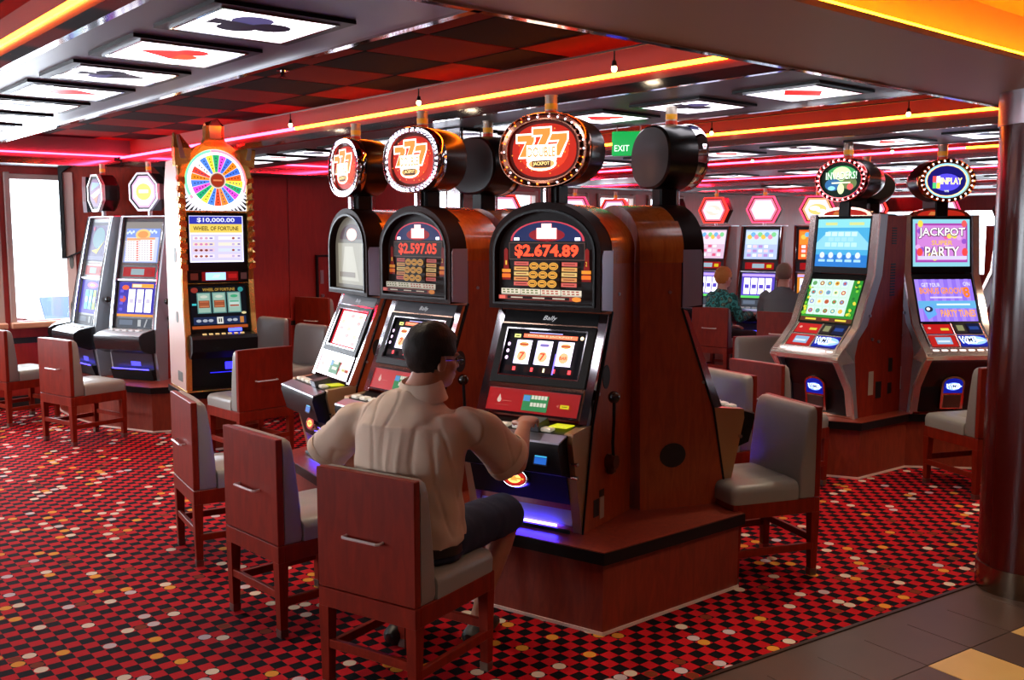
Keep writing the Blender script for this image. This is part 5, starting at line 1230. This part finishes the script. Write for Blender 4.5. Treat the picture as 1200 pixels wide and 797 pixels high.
for x, y, h, lab, tp_, rl_, rim_, fc_ in bank:
    upright_machine(x, y, h, lab, .33, dict(farS, top=tp_, reel=rl_, rim=rim_, face=fc_), 'hex', 'far bank of slot machines with hexagon signs', lever=False)
plinth([(1.65, 12.85), (2.2, 12.3), (2.8, 11.9), (3.4, 11.72), (4.1, 11.72), (4.7, 11.8), (4.7, 12.5), (3.5, 12.75), (2.4, 13.4)], .33, 'plinth under the far bank with hexagon signs', .015)
# a few more machines deep in the room, seen above the main bank
deep = [(-0.05, 11.7, 12, 'pale screen slot machine deep in the room behind the middle machine'), (0.75, 12.3, -10, 'slot machine deep in the room behind the front topper'), (1.30, 13.1, -20, 'slot machine deep in the room under the exit sign'), (5.6, 12.6, 5, 'slot machine deep in the room behind the two video machines'), (6.4, 12.4, 8, 'rightmost slot machine deep in the room near the pillar')]
for i, (x, y, h, lab) in enumerate(deep):
    upright_machine(x, y, h, lab, .33, dict(farS, top=top_bright('#d0d8f0', '#f0f0ff', '#a0b0e8'), reel=reel_video(['#6a60d0', '#c05a8a', '#4a80c0'][i % 3]), rim=RIMP if i % 2 else RIMR, face=face_hex((1.6, .4, .7, 1), (2.0, 1.6, 2.2, 1))), 'hex', 'slot machines deep in the room', lever=False)
    plinth(rotpts(x, y, h, [(-.3, -.1), (.3, -.1), (.3, .52), (-.3, .52)]), .33, 'small plinth under the ' + lab, .01)
# ------------------------------------------------------------------ people
def rings_tube(bm, pts, n=18):
    # pts: (centre, rx, ry, side axis) ; elliptical rings perpendicular to the path
    P = [Vector(p[0]) for p in pts]; rings = []
    for i, p in enumerate(pts):
        d = (P[min(i + 1, len(P) - 1)] - P[max(i - 1, 0)]).normalized()
        a = Vector(p[3]) if len(p) > 3 else Vector((1, 0, 0))
        a = (a - d * a.dot(d))
        if a.length < 1e-4: a = d.orthogonal()
        a.normalize(); b = d.cross(a)
        rings.append([P[i] + a * (math.cos(2 * math.pi * k / n) * p[1]) + b * (math.sin(2 * math.pi * k / n) * p[2]) for k in range(n)])
    loft(bm, rings)
def capsule(bm, p0, p1, r0, r1=None, n=12):
    r1 = r0 if r1 is None else r1
    p0 = Vector(p0); p1 = Vector(p1); d = (p1 - p0).normalized()
    rings_tube(bm, [(p0 - d * r0 * .8, r0 * .55, r0 * .55), (p0 - d * r0 * .4, r0 * .9, r0 * .9), (p0, r0, r0), (p1, r1, r1), (p1 + d * r1 * .4, r1 * .9, r1 * .9), (p1 + d * r1 * .8, r1 * .55, r1 * .55)], n)
def remeshed(bm, voxel, smooth=3):
    bmesh.ops.recalc_face_normals(bm, faces=bm.faces)
    me = bpy.data.meshes.new('tmp'); bm.to_mesh(me); bm.free()
    o = bpy.data.objects.new('tmp', me); COL.objects.link(o)
    m = o.modifiers.new('r', 'REMESH'); m.mode = 'VOXEL'; m.voxel_size = voxel
    if smooth:
        s = o.modifiers.new('s', 'SMOOTH'); s.factor = .5; s.iterations = smooth
    dg = bpy.context.evaluated_depsgraph_get()
    out = bpy.data.meshes.new_from_object(o.evaluated_get(dg))
    bpy.data.objects.remove(o); bpy.data.meshes.remove(me)
    return out
def displace(me, fn):
    nor = [v.normal.copy() for v in me.vertices]
    for v, n in zip(me.vertices, nor): v.co = v.co + n * fn(v.co)
def skin_mat(name, c):
    m = mat(name, c, .5); b = bsdf(m)
    b.inputs['Subsurface Weight'].default_value = .12; b.inputs['Subsurface Radius'].default_value = (.02, .008, .004)
    t = N(m, 'ShaderNodeTexNoise'); t.inputs['Scale'].default_value = 30
    tc = N(m, 'ShaderNodeTexCoord'); L(m, tc.outputs['Object'], t.inputs['Vector'])
    L(m, mix_color(m, t.outputs[0], lin(c), tuple(q * .8 for q in lin(c)[:3]) + (1,)), b.inputs['Base Color'])
    return m
SKIN = skin_mat('skin_tone', '#b57d62'); SKIN2 = skin_mat('skin_tone_fair', '#d09a84')
def fabric(name, c1, c2=None, s=300, pattern=None):
    m = mat(name, c1, .8, spec=.2)
    tc = N(m, 'ShaderNodeTexCoord'); t = N(m, 'ShaderNodeTexNoise'); t.inputs['Scale'].default_value = s
    L(m, tc.outputs['Object'], t.inputs['Vector'])
    b = N(m, 'ShaderNodeBump'); b.inputs['Strength'].default_value = .25; b.inputs['Distance'].default_value = .002
    L(m, t.outputs[0], b.inputs['Height']); L(m, b.outputs[0], bsdf(m).inputs['Normal'])
    if pattern:
        t2 = N(m, 'ShaderNodeTexNoise'); t2.inputs['Scale'].default_value = 14; t2.inputs['Detail'].default_value = 3; L(m, tc.outputs['Object'], t2.inputs['Vector'])
        cr = N(m, 'ShaderNodeValToRGB'); cr.color_ramp.interpolation = 'CONSTANT'
        e = cr.color_ramp.elements; e[0].color = lin(pattern[0]); e[1].position = .46; e[1].color = lin(pattern[1])
        for k, (p, c) in enumerate(((.54, pattern[2]), (.62, pattern[3]))): q = e.new(p); q.color = lin(c)
        L(m, t2.outputs[0], cr.inputs[0]); L(m, cr.outputs[0], bsdf(m).inputs['Base Color'])
    return m
def head_shape(bm, c, yaw, pitch=0.0, s=1.0):
    M = Matrix.Translation(c) @ Matrix.Rotation(yaw, 4, 'Z') @ Matrix.Rotation(pitch, 4, 'X') @ Matrix.Scale(s, 4)
    def B(p, *r): 
        b2 = bmesh.new(); ball(b2, p, *r); bmesh.ops.transform(b2, matrix=M, verts=b2.verts)
        me = bpy.data.meshes.new('t'); b2.to_mesh(me); b2.free(); bm.from_mesh(me); bpy.data.meshes.remove(me)
    B((0, -.012, .03), .076, .096, .092)            # skull
    B((0, .030, -.035), .060, .062, .085)           # face
    B((0, .050, -.085), .040, .036, .032)           # chin and jaw
    B((0, .095, -.022), .013, .020, .020)           # nose
    B((0, .098, -.034), .017, .014, .010)
    B((0, .082, .012), .050, .018, .010)            # brow
    B((0, .086, -.064), .024, .012, .006); B((0, .084, -.076), .021, .012, .007)   # lips
    for sx in (-1, 1):
        B((sx * .033, .074, -.012), .014, .012, .008)     # eyelids
        B((sx * .078, -.004, -.018), .010, .022, .033)    # ears
        B((sx * .040, .060, -.035), .022, .020, .022)     # cheeks
    return M
def add_eyes(parent, M):
    for sx in (-1, 1):
        bm = new(); ball(bm, (0, 0, 0), .010); bmesh.ops.transform(bm, matrix=M @ Matrix.Translation((sx * .033, .080, -.010)), verts=bm.verts)
        finish(bm, 'eye', mat('eye_dark', '#1a1210', .15), parent)
def hair_mesh(M, extra=.010, low=-.06, front=.055, fringe=.045, vol=1.0, seed=0):
    bm = new()
    bmesh.ops.create_uvsphere(bm, u_segments=40, v_segments=28, radius=1.0)
    kill = []
    for v in bm.verts:
        p = Vector((v.co.x * .078, v.co.y * .098, v.co.z * .094)); p += Vector((0, -.012, .03))
        q = p + p.normalized() * extra
        n = noise.noise(p * 38 + Vector((seed, 0, 0))) * .006 * vol
        q += v.co * n
        if p.z < .03: q = Vector((q.x * 1.02, q.y, q.z * 1.15 if p.z < 0 else q.z))
        # hairline
        lim = low if p.y < -.02 else (low + (p.y + .02) * 1.1 if p.y < front else fringe)
        if abs(p.x) > .055 and -.025 < p.y < .045: lim = max(lim, .005 if p.y > -.012 else low * .6)
        if q.z < lim: kill.append(v)
        v.co = q
    bmesh.ops.delete(bm, geom=kill, context='VERTS')
    bmesh.ops.solidify(bm, geom=list(bm.faces), thickness=.008)
    bmesh.ops.transform(bm, matrix=M, verts=bm.verts)
    return bm
def hair_mat(name, c1, c2):
    m = mat(name, c1, .55, spec=.2)
    t = N(m, 'ShaderNodeTexNoise'); t.inputs['Scale'].default_value = 60; t.inputs['Detail'].default_value = 6
    tc = N(m, 'ShaderNodeTexCoord'); mp = N(m, 'ShaderNodeMapping'); mp.inputs['Scale'].default_value = (3, 3, .5)
    L(m, tc.outputs['Object'], mp.inputs[0]); L(m, mp.outputs[0], t.inputs['Vector'])
    L(m, mix_color(m, t.outputs[0], lin(c1), lin(c2)), bsdf(m).inputs['Base Color'])
    b = N(m, 'ShaderNodeBump'); b.inputs['Strength'].default_value = .5; b.inputs['Distance'].default_value = .004
    L(m, t.outputs[0], b.inputs['Height']); L(m, b.outputs[0], bsdf(m).inputs['Normal'])
    return m
def hand_shape(bm, wrist, direc, palm_n, thumb_side, curl=.5, size=1.0):
    # wrist -> palm along direc, palm faces palm_n, thumb towards thumb_side; five bent fingers
    d = Vector(direc).normalized(); n = Vector(palm_n); n = (n - d * n.dot(d)).normalized(); sd = d.cross(n)
    if sd.dot(Vector(thumb_side)) < 0: sd = -sd
    w = Vector(wrist); S = size
    rings_tube(bm, [(w - d * .01 * S, .028 * S, .020 * S, sd), (w + d * .03 * S, .036 * S, .018 * S, sd), (w + d * .07 * S, .043 * S, .016 * S, sd), (w + d * .098 * S, .040 * S, .013 * S, sd), (w + d * .106 * S, .030 * S, .009 * S, sd)], 16)
    for k, (off, ln) in enumerate(((.031, .072), (.0105, .082), (-.0105, .076), (-.031, .060))):
        base = w + d * .092 * S + sd * off * S
        p = base; dirv = (d + sd * off * 1.2).normalized(); path = [p]
        ang = curl * (1.0 + .08 * k)
        for f, a in ((.45, .5), (.32, .9), (.23, .7)):
            rot = Matrix.Rotation(0, 3, 'Z')
            ax = dirv.cross(n).normalized()
            dirv = (Matrix.Rotation(ang * a, 3, ax) @ dirv).normalized()
            p = p + dirv * ln * f * S; path.append(p)
        for i in range(3): capsule(bm, path[i], path[i + 1], (.0095 - .0008 * i) * S, (.0088 - .0008 * i) * S, 10)
    b0 = w + d * .03 * S + sd * .032 * S
    d1 = (d * .75 + sd * .65 + n * .25).normalized(); b1 = b0 + d1 * .04 * S
    d2 = (d * .95 + sd * .15 + n * .35).normalized(); b2 = b1 + d2 * .032 * S; b3 = b2 + (d2 + n * .3).normalized() * .024 * S
    capsule(bm, b0, b1, .013 * S, .011 * S, 10); capsule(bm, b1, b2, .011 * S, .0098 * S, 10); capsule(bm, b2, b3, .0098 * S, .0085 * S, 10)

# --- the man in the tan shirt, in a frame turned with his torso (x right, y forward)
man = thing('person', 'man in tan short sleeved shirt and denim shorts playing the front machine', 'person', (-0.37, 3.62, 0), R(-20))
SH = 1.045     # shoulder height
LSH, RSH = Vector((-.215, .03, SH - .02)), Vector((.215, .03, SH - .02))
LEL, REL = Vector((-.40, .03, .835)), Vector((.318, .240, .805))
LWR, RWR = Vector((-.23, .26, .735)), Vector((.275, .475, .915))
HEAD = Vector((.055, .065, 1.238)); HYAW = R(-38)
bm = new()
rings_tube(bm, [((0, -.02, .50), .10, .09), ((0, -.02, .56), .165, .12), ((0, -.03, .70), .165, .115), ((0, -.03, .86), .17, .11), ((0, -.01, .98), .185, .10), ((0, .01, 1.05), .15, .075), ((.01, .02, 1.09), .07, .06), ((.03, .035, 1.14), .060, .060), ((.05, .055, 1.20), .058, .060)], 20)
for sh, el, wr in ((LSH, LEL, LWR), (RSH, REL, RWR)):
    capsule(bm, sh * .8 + el * .2 + Vector((0, 0, -.02)), el, .046, .042)
    d = (wr - el)
    rings_tube(bm, [(el - d * .06, .036, .036), (el, .045, .043), (el + d * .25, .046, .043), (el + d * .6, .037, .034), (el + d * .9, .029, .025), (wr + d * .04, .028, .023)], 14)
hand_shape(bm, RWR, (-.12, .88, .10), (-.05, .10, -1), (-1, 0, 0), .62)
hand_shape(bm, LWR, (.35, .8, -.2), (0.2, 0, -1), (1, 0, 0), .5)
for s, kn, an in ((-1, Vector((-.19, .47, .535)), Vector((-.22, .30, .09))), (1, Vector((.205, .485, .545)), Vector((.09, .40, .09)))):
    rings_tube(bm, [(Vector((s * .09, -.02, .55)), .085, .085), (Vector((s * .10, .10, .555)), .088, .085), (kn * .6 + Vector((s * .1, .1, .555)) * .4, .078, .074), (kn, .058, .058), (kn + Vector((0, .035, -.02)), .035, .04)], 16)
    d = an - kn
    rings_tube(bm, [(kn - d * .03, .05, .05), (kn + d * .08, .054, .056), (kn + d * .30, .054, .060), (kn + d * .6, .042, .045), (kn + d * .9, .030, .033), (an + d * .06, .032, .036)], 16)
    capsule(bm, an + Vector((0, -.03, -.045)), an + Vector((0, .16, -.06)), .036, .030)
M = head_shape(bm, HEAD, HYAW, R(-4))
body = link(remeshed(bm, .0055, 4), 'body', SKIN, man, 180)
add_eyes(man, M)
hb = hair_mesh(M, .012, -.072, .060, .062, 1.0)
finish(hb, 'hair', hair_mat('dark_brown_hair', '#2a211c', '#120e0c'), man, 60)
# glasses
bm = new()
for sx in (-1, 1):
    tube(bm, [(sx * .033 + .021 * math.cos(a), .102, -.012 + .016 * math.sin(a)) for a in [2 * math.pi * k / 16 for k in range(17)]], .0016, 6)
    tube(bm, [(sx * .054, .100, -.006), (sx * .078, .06, -.004), (sx * .084, .0, -.004), (sx * .083, -.02, -.018)], .0016, 6)
tube(bm, [(-.012, .103, -.010), (.012, .103, -.010)], .0016, 6)
bmesh.ops.transform(bm, matrix=M, verts=bm.verts); finish(bm, 'glasses', mat('spectacle_metal', '#3a3430', .25, .9), man)
# shirt
bm = new()
rings_tube(bm, [((0, -.02, .555), .205, .155), ((0, -.025, .60), .212, .160), ((0, -.035, .72), .208, .155), ((0, -.04, .86), .216, .145), ((0, -.015, .97), .228, .130), ((0, .005, 1.035), .205, .105), ((.005, .015, 1.075), .135, .085), ((.012, .022, 1.105), .082, .072)], 28)
for sh, el, e in ((LSH, LEL, .95), (RSH, REL, .86)):
    d = el - sh
    sg = 1 if sh.x > 0 else -1
    rings_tube(bm, [(sh + Vector((-sg * .10, -.005, -.035)), .055, .055), (sh + Vector((-sg * .04, 0, -.030)), .070, .070), (sh + d * .12 + Vector((0, 0, -.020)), .072, .076), (sh + d * .3, .074, .080), (sh + d * .7, .078, .088), (sh + d * e, .083, .098), (sh + d * (e + .01), .078, .092)], 20)
sm = remeshed(bm, .008, 12)
def crease(p, sx, sy, sz, seed, w):
    n = noise.noise(Vector((p.x * sx + p.z * 2.5 + seed, p.y * sy, p.z * sz - p.x * 3)))
    return math.exp(-(n / w) ** 2)
def folds(p):
    f = noise.noise(Vector((p.x * 15, p.y * 12, p.z * 1.8))) * .007
    g = p.x if p.x > 0 else -p.x
    f += noise.noise(Vector(((g + p.z) * 13, p.y * 7, (p.z - g) * 2.2 + 5))) * .009 * min(1, g / .12)
    f -= .006 * crease(p, 9, 9, .9, 1.7, .06)
    if p.y < .02 and abs(p.x) < .16:
        for xx in (-.022, .022):
            f += .006 * math.exp(-((p.x - xx) / .007) ** 2) * max(0, min(1, (1.02 - p.z) * 9))
        f += .004 * math.exp(-((p.z - 1.0) / .006) ** 2)
    if p.z < .68: f += .010 * noise.noise(Vector((p.x * 16, p.y * 16, 2))) * (0.68 - p.z) / .12
    return f
displace(sm, folds)
link(sm, 'shirt', fabric('tan_cotton', '#c6ae99'), man, 180)
part('shirt_collar', MATS['tan_cotton'], man, (loft, [[(.022 + .078 * f * math.cos(a) , .030 + .072 * f * math.sin(a), z + .012 * math.sin(a)) for a in [2 * math.pi * k / 28 for k in range(28)]] for f, z in ((1.30, 1.082), (1.22, 1.098), (1.02, 1.150), (.95, 1.153), (.97, 1.115))], {'caps': False}), smooth=60)
for sh, el, e in ((LSH, LEL, .95), (RSH, REL, .86)):
    d = el - sh; bm = new(); n = 28
    dn = d.normalized(); a = (Vector((1, 0, 0)) - dn * dn.x).normalized(); b = dn.cross(a)
    rg = [[sh + d * t + a * (math.cos(2 * math.pi * k / n) * .079 * f) + b * (math.sin(2 * math.pi * k / n) * .093 * f) for k in range(n)] for t, f in ((e - .10, 1.0), (e - .09, 1.05), (e + .01, 1.06), (e + .012, .98), (e - .02, .96))]
    loft(bm, rg, True, False); finish(bm, 'sleeve_hem', MATS['tan_cotton'], man, 60)
# belt and shorts
part('belt', mat('dark_leather', '#1d1410', .35), man, (loft, [[(.205 * f * math.cos(a), -.025 + .158 * f * math.sin(a), z) for a in [2 * math.pi * k / 36 for k in range(36)]] for f, z in ((.97, .525), (1.0, .528), (1.0, .560), (.97, .563))], {'caps': False}), smooth=60)
bm = new()
rings_tube(bm, [((0, -.02, .49), .17, .13), ((0, -.02, .505), .20, .155), ((0, -.02, .55), .198, .15)], 24)
for s, kn in ((-1, Vector((-.19, .47, .535))), (1, Vector((.205, .485, .545)))):
    b0 = Vector((s * .095, -.03, .565)); d = kn - b0
    rings_tube(bm, [(b0 - d * .1, .08, .07), (b0, .105, .095), (b0 + d * .4, .103, .092), (b0 + d * .75, .094, .086), (b0 + d * .94, .090, .083), (b0 + d * .97, .082, .076)], 20)
sm = remeshed(bm, .010, 4)
displace(sm, lambda p: noise.noise(p * 14) * .006 + noise.noise(Vector((p.x * 6, p.y * 30, p.z * 8))) * .004)
link(sm, 'shorts', fabric('navy_denim', '#272c3e', s=500), man, 180)
for an in (Vector((-.22, .30, .09)), Vector((.09, .40, .09))):
    bm = new(); rings_tube(bm, [(an + Vector((0, -.085, -.055)), .022, .03), (an + Vector((0, -.07, -.05)), .038, .040), (an + Vector((0, .0, -.048)), .044, .046), (an + Vector((0, .10, -.058)), .048, .034), (an + Vector((0, .17, -.064)), .040, .026), (an + Vector((0, .195, -.066)), .018, .015)], 18)
    finish(bm, 'shoe', mat('black_shoe', '#121212', .45), man, 60)

# --- the far couple, seated
def far_person(x, y, h, label, jacket, hairm, skin, legs, hair_args, arm_fwd=True, head_yaw=0.0, s=1.0):
    t = thing('person', label, 'person', (x, y, 0), R(h)); t.scale = (s, s, s)
    bm = new()
    rings_tube(bm, [((0, -.02, .52), .15, .12), ((0, -.02, .75), .15, .11), ((0, 0, .98), .17, .10), ((0, .02, 1.06), .07, .06), ((0, .03, 1.18), .055, .058)], 16)
    hd = Vector((0, .05, 1.24))
    wr = {}
    for sx in (-1, 1):
        sh = Vector((sx * .19, .02, 1.0)); el = Vector((sx * .25, .10, .76)); w_ = Vector((sx * .16, .36, .80)) if (arm_fwd and sx > 0) else Vector((sx * .14, .32, .62))
        wr[sx] = (sh, el, w_)
        capsule(bm, sh, el, .048, .04); capsule(bm, el, w_, .04, .027)
        hand_shape(bm, w_, (0, 1, 0), (0, 0, -1), (-sx, 0, 0), .4)
        kn = Vector((sx * .14, .42, .52)); an = Vector((sx * .13, .36, .09))
        capsule(bm, (sx * .09, 0, .54), kn, .075, .055); capsule(bm, kn, an, .052, .034); capsule(bm, an + Vector((0, -.02, -.045)), an + Vector((0, .15, -.055)), .036, .03)
    Mh = head_shape(bm, hd, R(head_yaw))
    link(remeshed(bm, .008, 3), 'body', skin, t, 180)
    add_eyes(t, Mh)
    finish(hair_mesh(Mh, *hair_args), 'hair', hairm, t, 60)
    bm = new()
    rings_tube(bm, [((0, -.02, .50), .19, .15), ((0, -.03, .60), .20, .155), ((0, -.04, .80), .198, .145), ((0, -.01, .96), .212, .125), ((0, .01, 1.03), .17, .10), ((0, .02, 1.08), .085, .075), ((0, .025, 1.105), .078, .07)], 22)
    for sx in (-1, 1):
        sh, el, w_ = wr[sx]
        rings_tube(bm, [(sh + Vector((-sx * .04, 0, .03)), .06, .06), (sh, .074, .074), (sh * .5 + el * .5, .066, .066), (el, .062, .062), (el * .5 + w_ * .5, .054, .054), (el * .1 + w_ * .9, .045, .045), (el * .05 + w_ * .95, .038, .038)], 16)
    me = remeshed(bm, .012, 4); displace(me, lambda p: noise.noise(p * 10) * .008)
    link(me, 'jacket', jacket, t, 180)
    bm = new()
    rings_tube(bm, [((0, -.02, .49), .16, .13), ((0, -.02, .51), .185, .145), ((0, -.02, .56), .18, .14)], 18)
    for sx in (-1, 1):
        kn = Vector((sx * .14, .42, .52)); an = Vector((sx * .13, .36, .12))
        capsule(bm, (sx * .09, -.02, .55), kn, .092, .072, 16); capsule(bm, kn, an, .070, .055, 16)
    link(remeshed(bm, .012, 4), 'trousers', legs, t, 180)
    for sx in (-1, 1):
        an = Vector((sx * .13, .36, .09)); bm = new(); rings_tube(bm, [(an + Vector((0, -.075, -.05)), .03, .035), (an + Vector((0, .0, -.048)), .044, .044), (an + Vector((0, .12, -.06)), .046, .03), (an + Vector((0, .185, -.066)), .02, .015)], 16)
        finish(bm, 'shoe', MATS['black_shoe'], t, 60)
    return t
far_person(2.98, 10.82, -26, 'far man in dark grey jacket seated at the far bank, seen from behind', fabric('charcoal_jacket', '#5c5e62'), hair_mat('greying_hair', '#8a7260', '#5e4c40'), SKIN2, fabric('dark_trousers', '#2a2c34'), (.010, -.05, .06, .06, .6, 3), True, -4, 1.0)
far_person(2.42, 11.42, -62, 'far woman in teal patterned jacket with short ginger hair, turned to the right', fabric('teal_jacket', '#2c6a6a', pattern=('#1c4a48', '#3a8a88', '#33403c', '#6a7a68')), hair_mat('ginger_hair', '#d08a48', '#a8642c'), SKIN2, fabric('dark_skirt', '#2c2428'), (.020, -.07, .05, .05, 1.6, 9), True, 4, .95)
